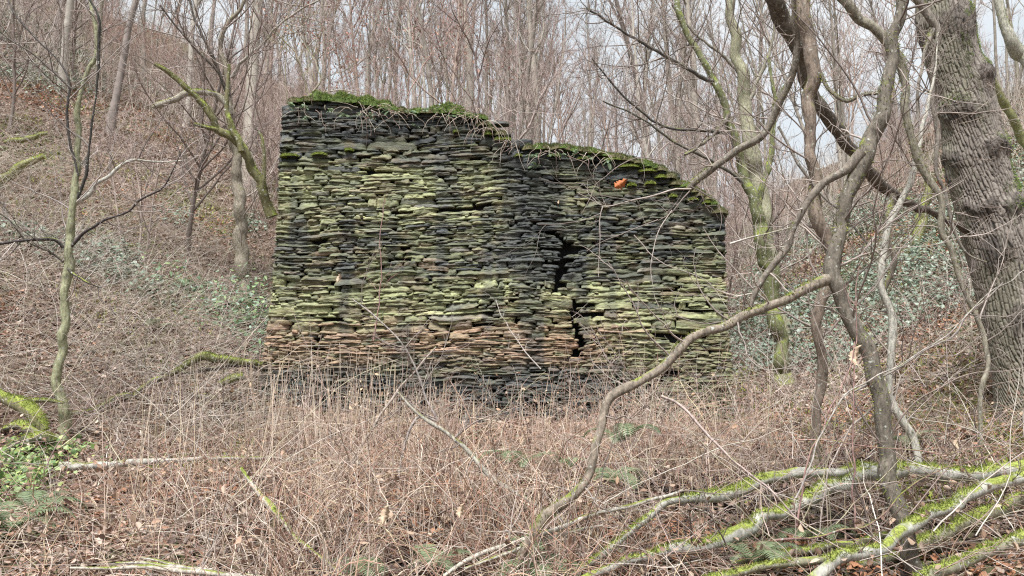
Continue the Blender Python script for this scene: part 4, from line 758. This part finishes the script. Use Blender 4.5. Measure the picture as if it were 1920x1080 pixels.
def place(pr, loc, rz, s, tilt, label, cat, group):
    root, a, b, fresh = pr
    if fresh: r = root; pr[3] = False
    else:
        r = root.copy(); COL.objects.link(r)
        for ch in (a, b):
            c = ch.copy(); c.parent = r; COL.objects.link(c)
    r.location = loc; r.rotation_euler = (tilt[0], tilt[1], rz); r.scale = (s, s, s); tag(r, label, cat, group)
GB, PB, RB = (0.30, 0.27, 0.23), (0.40, 0.365, 0.32), (0.34, 0.265, 0.225)
TREES = [proto('bare_tree', H=h, r0=r, stems=s, nb=nb, spread=sp_, lowest=lo, col=c, tcol=tc_, fat=1.35) for h, r, s, nb, sp_, lo, c, tc_ in (
    (17, 0.16, 1, 24, 0.5, 0.35, GB, (0.36, 0.29, 0.26)), (15, 0.12, 1, 20, 0.45, 0.40, PB, (0.40, 0.31, 0.28)), (19, 0.20, 1, 26, 0.5, 0.40, GB, (0.34, 0.28, 0.26)), (13, 0.10, 3, 26, 0.4, 0.3, GB, (0.38, 0.29, 0.26)),
    (16, 0.13, 2, 26, 0.45, 0.35, (0.26, 0.24, 0.18), (0.35, 0.28, 0.25)), (14, 0.09, 1, 22, 0.5, 0.25, RB, (0.40, 0.29, 0.26)), (18, 0.15, 1, 20, 0.4, 0.5, (0.27, 0.23, 0.21), (0.36, 0.29, 0.28)))]
SHRUBS = [proto('bare_shrub', H=h, r0=r, stems=s, nb=nb, spread=0.7, lowest=0.12, col=c, tcol=tc_, fat=0.8, blen=0.42) for h, r, s, nb, c, tc_ in (
    (5.0, 0.035, 3, 24, (0.30, 0.24, 0.21), (0.42, 0.32, 0.29)), (3.6, 0.024, 4, 22, (0.36, 0.30, 0.26), (0.46, 0.36, 0.32)), (6.5, 0.045, 1, 26, (0.22, 0.18, 0.16), (0.34, 0.27, 0.25)), (4.2, 0.028, 3, 24, (0.34, 0.24, 0.20), (0.44, 0.28, 0.24)))]
def scatter(protos, n, y0, y1, px0, px1, smin_, smax_, label, cat, group, sep=1.0, power=1.0, tiltx=0.03, tilty=0.03, avoid=((380, 530, 16.5), (60, 190, 9))):
    pts = []; tries = 0
    while len(pts) < n and tries < n*60:
        tries += 1
        Y = y0 + (y1-y0)*random.random()**power; px = random.uniform(px0, px1); x = (px-960)/F_PX*Y
        if any((x-a)**2 + (Y-b)**2 < sep*sep for a, b in pts): continue
        z = float(height(x, Y)); bx, by = proj(np.array([x, Y, z]))
        if any(a <= px <= b and Y < c for a, b, c in avoid): continue
        pts.append((x, Y)); pr = protos[len(pts) % len(protos)]
        place(pr, (x, Y, z), random.uniform(0, 6.28), random.uniform(smin_, smax_), (max(-2.2*tiltx, min(2.2*tiltx, random.gauss(0, tiltx))), max(-1.8*tilty, min(1.8*tilty, random.gauss(0.03, tilty)))), label, cat, group)
scatter(TREES, 105, 24, 78, 560, 1420, 0.75, 1.15, 'slender bare grey tree of the wood behind the slate wall', 'tree', 'bare trees standing in the wood behind the wall', sep=1.3, power=0.8)
scatter(TREES, 68, 19, 74, -520, 560, 0.6, 1.1, 'slender bare tree on the leaf covered bank left of the slate wall', 'tree', 'bare trees on the left bank', sep=2.0, power=0.8, tilty=0.06)
scatter(TREES, 44, 26, 75, 1400, 2380, 0.6, 1.1, 'slender bare tree on the slope beyond the ivy to the right of the slate wall', 'tree', 'bare trees on the right slope', sep=1.8, power=0.7, tilty=0.07)
scatter(SHRUBS, 34, 13, 42, -420, 500, 0.7, 1.2, 'thin leafless shrub on the left bank', 'shrub', 'leafless shrubs on the left bank', sep=0.8, power=1.2, tiltx=0.15, tilty=0.15)
scatter(SHRUBS, 36, 16, 48, 520, 1380, 0.8, 1.3, 'thin leafless reddish shrub behind the slate wall', 'shrub', 'leafless shrubs behind the wall', sep=0.8, power=1.0, tiltx=0.12, tilty=0.12)
scatter(SHRUBS, 16, 18, 45, 1420, 2000, 0.6, 1.1, 'thin leafless shrub on the right slope', 'shrub', 'leafless shrubs on the right slope', sep=0.9, power=1.2, tiltx=0.15, tilty=0.15)

# the shrub rooted in the notch of the wall top and the taller ones just behind it
def bush(label, base, stems, group=None, col=((0.30, 0.23, 0.21), (0.42, 0.34, 0.31)), Y=None, yb=None):
    root = empty('bare_shrub', P(base[0], base[1], Y), label, 'shrub', group); mb = MB(); tm = MB()
    for pts, wpx in stems:
        path, r = limb_path([(a, b_, wpx*(1-0.7*i/(len(pts)-1))) for i, (a, b_) in enumerate(pts)], (Y, Y + rng.uniform(-0.4, 0.4)), 0.06)
        path = path + np.stack([vn(np.arange(len(path))*0.4, rng.integers(0, 999), 0, 3)-0.5 for _ in range(3)], 1)*0.03
        tubes(mb, path[None], r[None], 6, pick(col, 1)[0]); side_twigs(tm, path, r, max(5, len(path)//4), (0.25, 1.1), col=col, sub=3, rad=0.9)
    mb.build('stems', B, root); tm.build('twigs', M_TWIG, root); return root
bush('pale forked shrub growing out of the notch in the top of the wall', (965, 272), [([(965, 272), (985, 245), (1000, 215), (1010, 190), (1022, 165), (1032, 130), (1045, 80)], 5), ([(968, 270), (990, 240), (1008, 210), (1015, 180), (1040, 140), (1080, 95)], 4), ([(966, 270), (972, 200), (970, 120), (972, 40), (975, -20)], 3), ([(912, 240), (945, 215), (985, 195), (1000, 160)], 2.5)], Y=10.3)
bush('dark thin shrub behind the high left part of the wall top', (895, 235), [([(898, 240), (898, 180), (893, 110), (900, 50), (905, -30)], 5), ([(893, 110), (870, 60), (850, 20), (843, -20)], 4), ([(885, 190), (860, 150), (830, 105), (800, 60), (760, 10), (740, -20)], 4), ([(897, 150), (910, 100), (925, 60), (950, 20), (965, -20)], 3)], Y=11.5, col=((0.14, 0.10, 0.09), (0.20, 0.15, 0.13)))
bush('mossy twigged thorn shrub behind the upper left corner of the wall', (545, 230), [([(548, 235), (585, 190), (610, 172), (650, 170), (690, 176)], 4), ([(585, 190), (570, 150), (560, 110), (530, 70), (505, 20)], 5), ([(585, 172), (600, 150), (592, 120), (570, 80)], 4), ([(540, 200), (535, 130), (540, 60), (545, 0)], 3)], Y=11.0, col=((0.24, 0.24, 0.11), (0.28, 0.24, 0.18)))
bush('reddish oak sapling behind the wall, still holding a few brown leaves', (760, 260), [([(760, 260), (765, 180), (775, 100), (770, 30), (775, -20)], 4), ([(765, 180), (790, 130), (815, 90), (840, 60)], 3), ([(768, 140), (745, 100), (720, 70)], 3)], Y=12.5, col=((0.36, 0.24, 0.20), (0.30, 0.22, 0.19)))
mb = MB(); n = 700; c0 = np.array([P(a, b, 12.5) for a, b in ((850, 60), (820, 20), (620, 70), (655, 110), (560, 20), (780, 60), (700, 30), (540, 60), (930, 130), (650, 140))])
p = c0[rng.integers(0, len(c0), n)] + rng.normal(size=(n, 3))*np.array([0.30, 0.3, 0.25]); leaves(mb, p, rng.uniform(0.03, 0.06, n), pick([(0.36, 0.18, 0.14), (0.26, 0.15, 0.12), (0.42, 0.24, 0.18)], n), flat=2.0)
tag(mb.build('withered_leaves', M_LEAF, smooth=False), 'scattered brown withered leaves still clinging to the twigs above the wall', 'leaves', kind='stuff')

# ------------------------------------------------------------------ undergrowth on the banks
mb = MB()
def stems_at(mb, p, D, L, r, K, cols, wob=0.1, lift=0, droop=0.1, S=3, tip=0.35):
    pp = wander(p, D, L, K, wob, lift, droop); tubes(mb, pp, np.asarray(r)[:, None]*np.linspace(1, tip, K)[None], S, cols); return pp
n = 27000; p = in_view(n, 9.5, 46, 1.25)
px, py = proj(p); keep = ~((px > 470) & (px < 1390) & (p[:, 1] < 14)); keep &= ~((px > 1380) & (px < 1850) & (p[:, 1] > 13) & (rng.random(n) < 0.6)); p = p[keep]; n = len(p)
D = np.stack([rng.normal(size=n)*0.7 + 0.25, rng.normal(size=n)*0.4, rng.uniform(0.15, 1.1, n)], 1)
stems_at(mb, p, D, rng.uniform(0.4, 1.7, n), rng.uniform(0.002, 0.0045, n)*np.clip(p[:, 1]/16, 1, 2.0), 7, pick([(0.44, 0.36, 0.31), (0.60, 0.54, 0.48), (0.33, 0.24, 0.21), (0.50, 0.41, 0.36), (0.32, 0.29, 0.21)], n), 0.16, 0, 0.22)
n = 3400; Y = rng.uniform(7.6, 15, n); x = (rng.uniform(-120, 500, n) - 960)/F_PX*Y; p = np.stack([x, Y, height(x, Y)], 1); p[:, 2] += rng.uniform(0, 0.25, n)      # the near left bank is matted with it
D = np.stack([rng.normal(size=n)*1.0 + 0.2, rng.normal(size=n)*0.5, rng.uniform(0.0, 0.9, n)], 1)
stems_at(mb, p, D, rng.uniform(0.35, 1.3, n), rng.uniform(0.0016, 0.0034, n), 8, pick([(0.46, 0.39, 0.34), (0.60, 0.56, 0.50), (0.34, 0.26, 0.22), (0.36, 0.34, 0.24), (0.26, 0.20, 0.17)], n), 0.17, 0, 0.2)
n = 12500; p = in_view(n, 22, 64, 0.9, 460); D = np.stack([rng.normal(size=n)*0.3, rng.normal(size=n)*0.3, np.ones(n)], 1)
stems_at(mb, p, D, rng.uniform(0.8, 3.2, n), rng.uniform(0.006, 0.012, n), 7, pick([(0.42, 0.36, 0.31), (0.54, 0.48, 0.42), (0.32, 0.26, 0.22)], n), 0.09, 0, 0.03)
tag(mb.build('undergrowth', M_TWIG), 'fine tangle of leafless twigs and brambles over both banks', 'undergrowth', kind='stuff')

mb = MB(); n = 66000; p = in_view(n, 11.5, 34, 1.1); px, py = proj(p)
m = fbm(p[:, 0]*0.35, p[:, 1]*0.35, 0, 301, 3)
right = (px > 1360) & (px < 1860) & (py > 370) & (py < 700) & (m > 0.37)
leftm = (px < 490) & (py > 400) & (py < 690) & (m > 0.66)
far_l = (px < 500) & (py < 180) & (m > 0.55) | (px > 1850) & (m > 0.52)
p = p[right | leftm | far_l]; n = len(p); print('ivy', n)
p = np.repeat(p, 3, 0) + rng.normal(size=(3*n, 3))*np.array([0.12, 0.12, 0.02]); p[:, 2] = height(p[:, 0], p[:, 1]) + rng.uniform(0.03, 0.32, 3*n); n *= 3
keep = rng.random(n) < 0.85; p = p[keep]; n = len(p)
leaves(mb, p, rng.uniform(0.03, 0.095, n), pick([(0.17, 0.225, 0.17), (0.14, 0.19, 0.13), (0.21, 0.26, 0.20), (0.10, 0.14, 0.09), (0.25, 0.29, 0.24)], n), flat=0.5, asp=0.8, up=np.array([0, -0.35, 0.2]))
ivy = mb.build('ivy_cover', M_IVY, smooth=False); tag(ivy, 'blue green ivy and bramble leaves spreading over the banks', 'ground cover', kind='stuff')
mb = MB(); n = 1000; pa = GP(470, 640); c0 = np.array([GP(a, b) for a, b in ((470, 610), (485, 600), (455, 560), (440, 620), (480, 655), (400, 590), (330, 545))])
p = c0[rng.integers(0, len(c0), n)] + rng.normal(size=(n, 3))*np.array([0.26, 0.25, 0.05]); p[:, 2] = height(p[:, 0], p[:, 1]) + np.abs(rng.normal(size=n))*0.22
leaves(mb, p, rng.uniform(0.05, 0.10, n), pick([(0.15, 0.26, 0.12), (0.10, 0.18, 0.09), (0.24, 0.34, 0.14), (0.18, 0.28, 0.20)], n), flat=0.6, asp=0.55, up=np.array([0, -0.5, 0.1]))
tag(mb.build('bramble_leaves', M_IVY, smooth=False), 'glossy green bramble leaves at the foot of the broken tree beside the wall', 'leaves', kind='stuff')
mb = MB(); n = 800; c0 = np.array([GP(a, b) for a, b in ((20, 920), (45, 900), (60, 880), (15, 870), (90, 880), (40, 940), (110, 860), (65, 915))])
p = c0[rng.integers(0, len(c0), n)] + rng.normal(size=(n, 3))*np.array([0.14, 0.16, 0.02]); p[:, 2] = height(p[:, 0], p[:, 1]) + rng.uniform(0.02, 0.2, n)
leaves(mb, p, rng.uniform(0.03, 0.065, n), pick([(0.20, 0.30, 0.10), (0.12, 0.20, 0.07), (0.38, 0.44, 0.16), (0.30, 0.38, 0.18)], n), flat=0.6, asp=0.85, up=np.array([0, -0.3, 0.1]))
tag(mb.build('low_green_plants', M_FERN, smooth=False), 'yellow green bramble leaves in the lower left corner', 'leaves', kind='stuff')
mb = MB(); n = 30000; p = in_view(n*4, 5.5, 26, 1.1); m = fbm(p[:, 0]*0.8, p[:, 1]*0.8, 0, 311, 3); px, py = proj(p)
p = p[((m > 0.55) & ((px > 1380) | (px < 480)))][:n]; n = len(p)     # moss on the ground
blades(mb, p + np.array([0, 0, 0.01]), np.tile([0, 0, 1.0], (n, 1)), rng.uniform(0.03, 0.11, n), rng.uniform(0.008, 0.02, n), pick(MOSSC, n), 0.7)
tag(mb.build('ground_moss', M_MOSS, smooth=False), 'patches of yellow green moss and grass on the ground', 'moss', kind='stuff')

# ------------------------------------------------------------------ bramble thicket and dead stalks before the wall
CANE = [(0.52, 0.42, 0.33), (0.66, 0.57, 0.47), (0.40, 0.26, 0.20), (0.70, 0.64, 0.57), (0.50, 0.34, 0.26), (0.28, 0.18, 0.15), (0.58, 0.50, 0.35), (0.14, 0.09, 0.075), (0.48, 0.42, 0.38)]
mb = MB()
def patch(n, y0, y1, power=1.0, px0=-100, px1=2020):
    Y = y0 + (y1-y0)*rng.random(n)**power; x = (rng.uniform(px0, px1, n) - 960)/F_PX*Y; return np.stack([x, Y, height(x, Y) - 0.01], 1)
def dens(p):   # thickest right before the wall and in the middle, thinner towards the sides
    px, py = proj(p); return (0.42 + 0.58*ss(330, 560, px)*ss(1500, 1200, px))*(1 - 0.45*ss(1100, 1300, px)*ss(5.8, 5.2, p[:, 1])) + 0.25*ss(420, 250, px)*0
p = patch(12000, 2.9, 9.8, 0.9); p = p[rng.random(len(p)) < dens(p)]; p = p[rng.random(len(p)) < 0.15 + 0.85*ss(0.42, 0.58, fbm(p[:, 0]*1.9, p[:, 1]*1.9, 0, 331, 2))]; n = len(p)
a = rng.random(n)*6.283; D = np.stack([np.cos(a)*0.6, np.sin(a)*0.5, rng.uniform(0.8, 2.4, n)], 1); CANE = [(0.86*c[0], 0.80*c[1], 0.77*c[2]) for c in CANE]
hs = (0.62 + 0.30*ss(3.5, 5.5, p[:, 1]) - 0.50*ss(6.5, 8.8, p[:, 1]))*(0.6 + 0.8*fbm(p[:, 0]*0.9, p[:, 1]*0.9, 0, 321, 2))
Hm = np.clip(1.62 - 0.157*p[:, 1], 0.16, 1.0)*np.where((rng.random(n) < 0.06) & (p[:, 1] > 5.5), 1.5, 1.0)*(1 - 0.5*ss(1080, 1250, proj(p)[0])*ss(6.0, 5.3, p[:, 1]))*(1 - 0.5*ss(420, 250, proj(p)[0]))*(1 - 0.35*ss(5.0, 3.5, p[:, 1]))
pp = stems_at(mb, p, D, rng.uniform(0.45, 1.15, n)*Hm*(0.45 + 1.1*fbm(p[:, 0]*1.3, p[:, 1]*1.3, 0, 321, 2)), 0.0019 + 0.0046*rng.random(n)**1.5, 10, pick(CANE, n), 0.15, 0, 0.34)
i = rng.integers(0, n, 6500); k = rng.integers(2, 9, 6500); q = pp[i, k]                # side shoots
stems_at(mb, q, rng.normal(size=(6500, 3)) + np.array([0, 0, 0.3]), rng.uniform(0.12, 0.55, 6500), rng.uniform(0.0013, 0.0028, 6500), 6, pick(CANE, 6500), 0.15, 0, 0.2)
n = 2600; p = patch(n, 2.9, 9.7, 0.9); p[:, 2] += rng.uniform(0, 0.22, n)                       # fallen dead stems lying through it
stems_at(mb, p, np.stack([rng.normal(size=n), rng.normal(size=n)*0.6, rng.normal(size=n)*0.25], 1), rng.uniform(0.3, 1.2, n), rng.uniform(0.0014, 0.0036, n), 7, pick(CANE, n)*0.75, 0.12, 0, 0.05)
tag(mb.build('bramble_thicket', M_TWIG), 'dense pinkish brown thicket of leafless bramble canes before the wall', 'brambles', kind='stuff')
mb = MB(); n = 620; p = patch(n, 6.6, 9.4, 1, 560, 1440)       # arching canes that reach up before the wall
D = np.stack([rng.normal(size=n)*0.5 + 0.15, rng.normal(size=n)*0.3, rng.uniform(1.2, 2.2, n)], 1)
stems_at(mb, p, D, rng.uniform(0.3, 1.15, n)*(0.5 + fbm(p[:, 0]*1.5, 3, 0, 341, 2)), rng.uniform(0.0018, 0.0042, n), 12, pick([(0.50, 0.33, 0.26), (0.58, 0.44, 0.36), (0.40, 0.26, 0.20)], n), 0.09, 0, 0.30)
tag(mb.build('arching_canes', M_TWIG), 'reddish brown bramble canes arching up before the right part of the wall foot', 'brambles', kind='stuff')
mb = MB(); n = 2600; p = np.concatenate([patch(170, 7.0, 9.6, 1, 480, 840), patch(260, 6.5, 9.2, 1, 480, 1500), patch(300, 4.5, 8.5, 1, 200, 1700)]); n = len(p)
D = np.stack([rng.normal(size=n)*0.10, rng.normal(size=n)*0.10, np.ones(n)], 1)
tall = ss(900, 600, proj(p)[0])
stems_at(mb, p, D, rng.uniform(0.2, 0.8, n)*(1 + 0.45*tall), rng.uniform(0.0022, 0.0042, n), 7, pick([(0.58, 0.46, 0.37), (0.66, 0.56, 0.46), (0.48, 0.36, 0.29), (0.62, 0.50, 0.36)], n), 0.045, 0, 0.02, tip=0.6)
n2 = 120; ii = rng.integers(0, n, n2)
q = p[ii] + np.array([0, 0, 1])*rng.uniform(0.4, 0.9, (n2, 1)); leaves(mb, q + rng.normal(size=(n2, 3))*0.03, rng.uniform(0.02, 0.05, n2), pick([(0.55, 0.42, 0.30), (0.45, 0.30, 0.20)], n2), flat=2)
tag(mb.build('dry_stalks', M_TWIG), 'upright straw coloured dead stalks standing before the foot of the wall', 'dry stalks', kind='stuff')
mb = MB(); n = 2600; p = patch(n, 3.6, 9.5, 0.9); p[:, 2] += rng.uniform(0.05, 0.5, n)
leaves(mb, p, rng.uniform(0.025, 0.06, n), pick([(0.40, 0.29, 0.21), (0.32, 0.21, 0.15), (0.44, 0.34, 0.27), (0.22, 0.14, 0.11)], n), flat=1.5, fold=0.35)
tag(mb.build('caught_leaves', M_LEAF, smooth=False), 'curled brown leaves caught in the bramble canes', 'dead leaves', kind='stuff')

mb = MB(); p = np.concatenate([patch(60, 3.6, 5.4, 1, 1150, 1960), patch(240, 5.4, 10, 1, 1150, 1960), patch(45, 4, 9.0, 1, 520, 1200), patch(130, 4.5, 11, 1, -40, 480)]); n = len(p); p[:, 2] += rng.uniform(0, 0.5, n)
D = np.stack([rng.normal(size=n)*1.0, rng.normal(size=n)*0.5, rng.uniform(0.05, 1.1, n)], 1)
pp = stems_at(mb, p, D, rng.uniform(0.5, 1.4, n), rng.uniform(0.0022, 0.005, n), 14, pick([(0.50, 0.44, 0.39), (0.36, 0.28, 0.25), (0.62, 0.57, 0.50), (0.26, 0.19, 0.17), (0.40, 0.36, 0.26)], n), 0.10, 0.01, 0.06)
i = rng.integers(0, n, 1500); k = rng.integers(3, 13, 1500); q = pp[i, k]; T = pp[i, k] - pp[i, k-1]; T /= np.linalg.norm(T, axis=1, keepdims=True)
stems_at(mb, q, T + rng.normal(size=(1500, 3))*0.6, rng.uniform(0.15, 0.6, 1500), rng.uniform(0.0012, 0.0026, 1500), 8, pick([(0.50, 0.44, 0.39), (0.36, 0.28, 0.25), (0.28, 0.21, 0.19)], 1500), 0.13, 0.01, 0.03)
tag(mb.build('loose_twigs', M_TWIG), 'long pale leafless twigs sprawling through the brambles', 'twigs', kind='stuff')

# long whippy shoots crossing the view on the right, and a few over the wall
for lab, pts, Y, wpx in (
    ('long thin shoot rising to the right in front of the crossing trees', [(1495, 935), (1500, 925), (1520, 870), (1540, 820), (1580, 745), (1630, 715), (1715, 665), (1780, 630), (1820, 585), (1870, 540), (1930, 505)], (4.0, 4.1), 4),
    ('pale whip slanting down to the right over the mossy fallen branches', [(1240, 740), (1280, 762), (1330, 820), (1405, 885), (1450, 925), (1490, 972), (1520, 997), (1580, 1032)], (4.3, 3.9), 6),
    ('thin twig running level to the right below the ivy bank', [(1500, 828), (1560, 827), (1620, 835), (1700, 845), (1780, 850), (1850, 835), (1930, 812)], (4.4, 4.2), 3),
    ('thin dark shoot standing before the ferns', [(1498, 990), (1502, 940), (1508, 880), (1535, 820), (1560, 760), (1590, 700), (1600, 640)], (4.0, 4.2), 4.5),
    ('reddish shoot crossing the lower right level', [(1450, 1015), (1500, 1012), (1540, 1005), (1580, 992), (1620, 990), (1660, 960), (1690, 925), (1740, 890), (1800, 870), (1900, 838)], (3.9, 4.0), 5),
    ('pale thin branch crossing before the right end of the wall', [(1370, 455), (1420, 440), (1470, 428), (1482, 424)], (4.9, 4.9), 4),
    ('thin pale pole standing before the crossing trees', [(1601, 990), (1602, 900), (1600, 760), (1604, 640), (1606, 560), (1610, 500)], (4.2, 4.4), 4),
    ('thin curved shoot before the middle of the wall', [(700, 640), (712, 560), (715, 500), (712, 440), (722, 375), (718, 370)], (8.5, 8.6), 3),
    ('thin dark shoot low before the middle of the wall', [(1015, 690), (985, 660), (965, 630), (945, 600), (930, 560)], (8.3, 8.4), 2.6)):
    path, r = limb_path([(a, b_, wpx*(1-0.6*i/(len(pts)-1))) for i, (a, b_) in enumerate(pts)], Y, 0.03)
    path += np.stack([vn(np.arange(len(path))*0.3, rng.integers(0, 999), 0, 3)-0.5 for _ in range(3)], 1)*0.02
    root = empty('thin_shoot', path[0], lab, 'shoot'); c = pick([(0.34, 0.27, 0.25), (0.40, 0.36, 0.33), (0.27, 0.17, 0.15)], 1)[0]
    mb = MB(); tubes(mb, path[None], r[None], 5, c); mb.build('stem', M_BARK, root)
    mb = MB(); side_twigs(mb, path, r, 6, (0.1, 0.5), col=(c, c*1.1), sub=2, rad=0.6); mb.build('twigs', M_TWIG, root)

# the orange leaf caught on a twig
def big_leaf(name, lab, ctr, d, s, w_, col):
    d = np.array(d, float); d /= np.linalg.norm(d); b = np.cross(d, [0.2, -1, 0.1]); b /= np.linalg.norm(b); nn = np.cross(d, b); mb = MB(); m = 13
    t = np.linspace(0, 1, m); wd = w_*(np.sin(np.pi*t**0.85)**0.8)*(1 + 0.38*np.sin(t*31 + 1)) + 0.0004
    bend = 0.28*s*np.sin(t*math.pi)
    V = []
    for k in range(m):
        c = np.array(ctr) + d*s*(t[k]-0.5) + nn*bend[k]
        for e in (-1, -0.5, 0, 0.5, 1): V.append(c + b*wd[k]*e + nn*abs(e)*w_*0.9 + nn*0.10*w_*math.sin(k*2.1+e*4) + b*0.15*w_*math.sin(k*1.7))
    ii = np.arange(m*5).reshape(m, 5); mb.add(np.array(V), np.stack([ii[:-1, :-1], ii[1:, :-1], ii[1:, 1:], ii[:-1, 1:]], -1).reshape(-1, 4), col)
    tag(mb.build(name, M_LEAF, loc=ctr), lab, 'leaf')
p = P(1165, 342, 5.45); big_leaf('dead_leaf', 'bright orange dead leaf hanging before the upper right of the wall', p, (1, 0, 0.62), 0.115, 0.030, (0.42, 0.13, 0.04))
for (px, py, Y, s, lab) in ((1048, 378, 5.45, 0.03, 'tiny pale leaf caught on a twig left of the orange leaf'), (635, 520, 8.0, 0.10, 'curled pale dead leaf hanging before the left part of the wall'), (865, 958, 4.2, 0.08, 'curled buff leaf in the brambles at bottom centre'), (722, 965, 4.1, 0.10, 'pale papery leaf caught low in the brambles left of centre'), (1612, 665, 4.3, 0.12, 'bleached seed head hanging before the leaning grey trunk'), (1800, 830, 4.6, 0.07, 'tawny curled leaf before the base of the oak')):
    big_leaf('dead_leaf', lab, P(px, py, Y), (0.3, 0.1, 1), s, s*0.22, (0.55, 0.42, 0.30))

# ferns on the ground
def ground_fern(px, py, Y, L, nf, lab, lift=0.0, col=((0.13, 0.17, 0.09), (0.22, 0.27, 0.15))):
    p = P(px, py, Y); g = float(height(p[0], p[1])); base = np.array([p[0], p[1], g + lift]); mb = MB()
    fern_mesh(mb, base, nf, L, 0.24, col=col, droop=0.20, spreadv=0.9, npin=26)
    o = mb.build('fern', M_FERN, loc=base, smooth=False); tag(o, lab, 'fern')
for a in ((1415, 1035, 4.4, 0.31, 8, 'green fern arching between the two mossy fallen branches', 0.12), (1010, 1050, 4.2, 0.38, 9, 'fern at bottom centre beside the foot of the arching branch', 0.1), (1150, 880, 5.0, 0.30, 8, 'tall fern showing through the brambles right of the arching branch', 0.40),
          (1165, 850, 6.3, 0.42, 7, 'feathery fern highest in the brambles before the wall', 0.42), (1070, 870, 6.0, 0.3, 6, 'fern in the brambles left of the arching branch', 0.3), (975, 870, 6.0, 0.4, 6, 'small fern deep in the brambles at centre', 0.3), (20, 960, 5.0, 0.55, 10, 'blue green fern in the bottom left corner', 0.1),
          (55, 915, 5.6, 0.4, 7, 'smaller fern behind the corner fern at left', 0.1), (660, 1010, 4.3, 0.3, 6, 'small fern low in the left centre brambles', 0.1), (815, 1010, 4.3, 0.3, 6, 'yellowish fern in the brambles at bottom centre left', 0.1), (1520, 990, 4.8, 0.3, 6, 'little fern behind the pale fallen branch', 0.1)):
    ground_fern(*a)
for (px, py, L, lab) in ((330, 540, 0.5, 'fern on the leaf litter between the sapling and the broken tree'), (375, 545, 0.45, 'fern just left of the broken tree'), (300, 620, 0.4, 'low fern on the bank below the broken tree'), (445, 580, 0.5, 'fern at the foot of the broken tree'), (480, 610, 0.5, 'fern pressed against the left edge of the wall'), (1700, 840, 0.4, 'fern between the trunks left of the oak')):
    Y = hit(px, py); ground_fern(px, py, Y, L, 9, lab, 0.0)
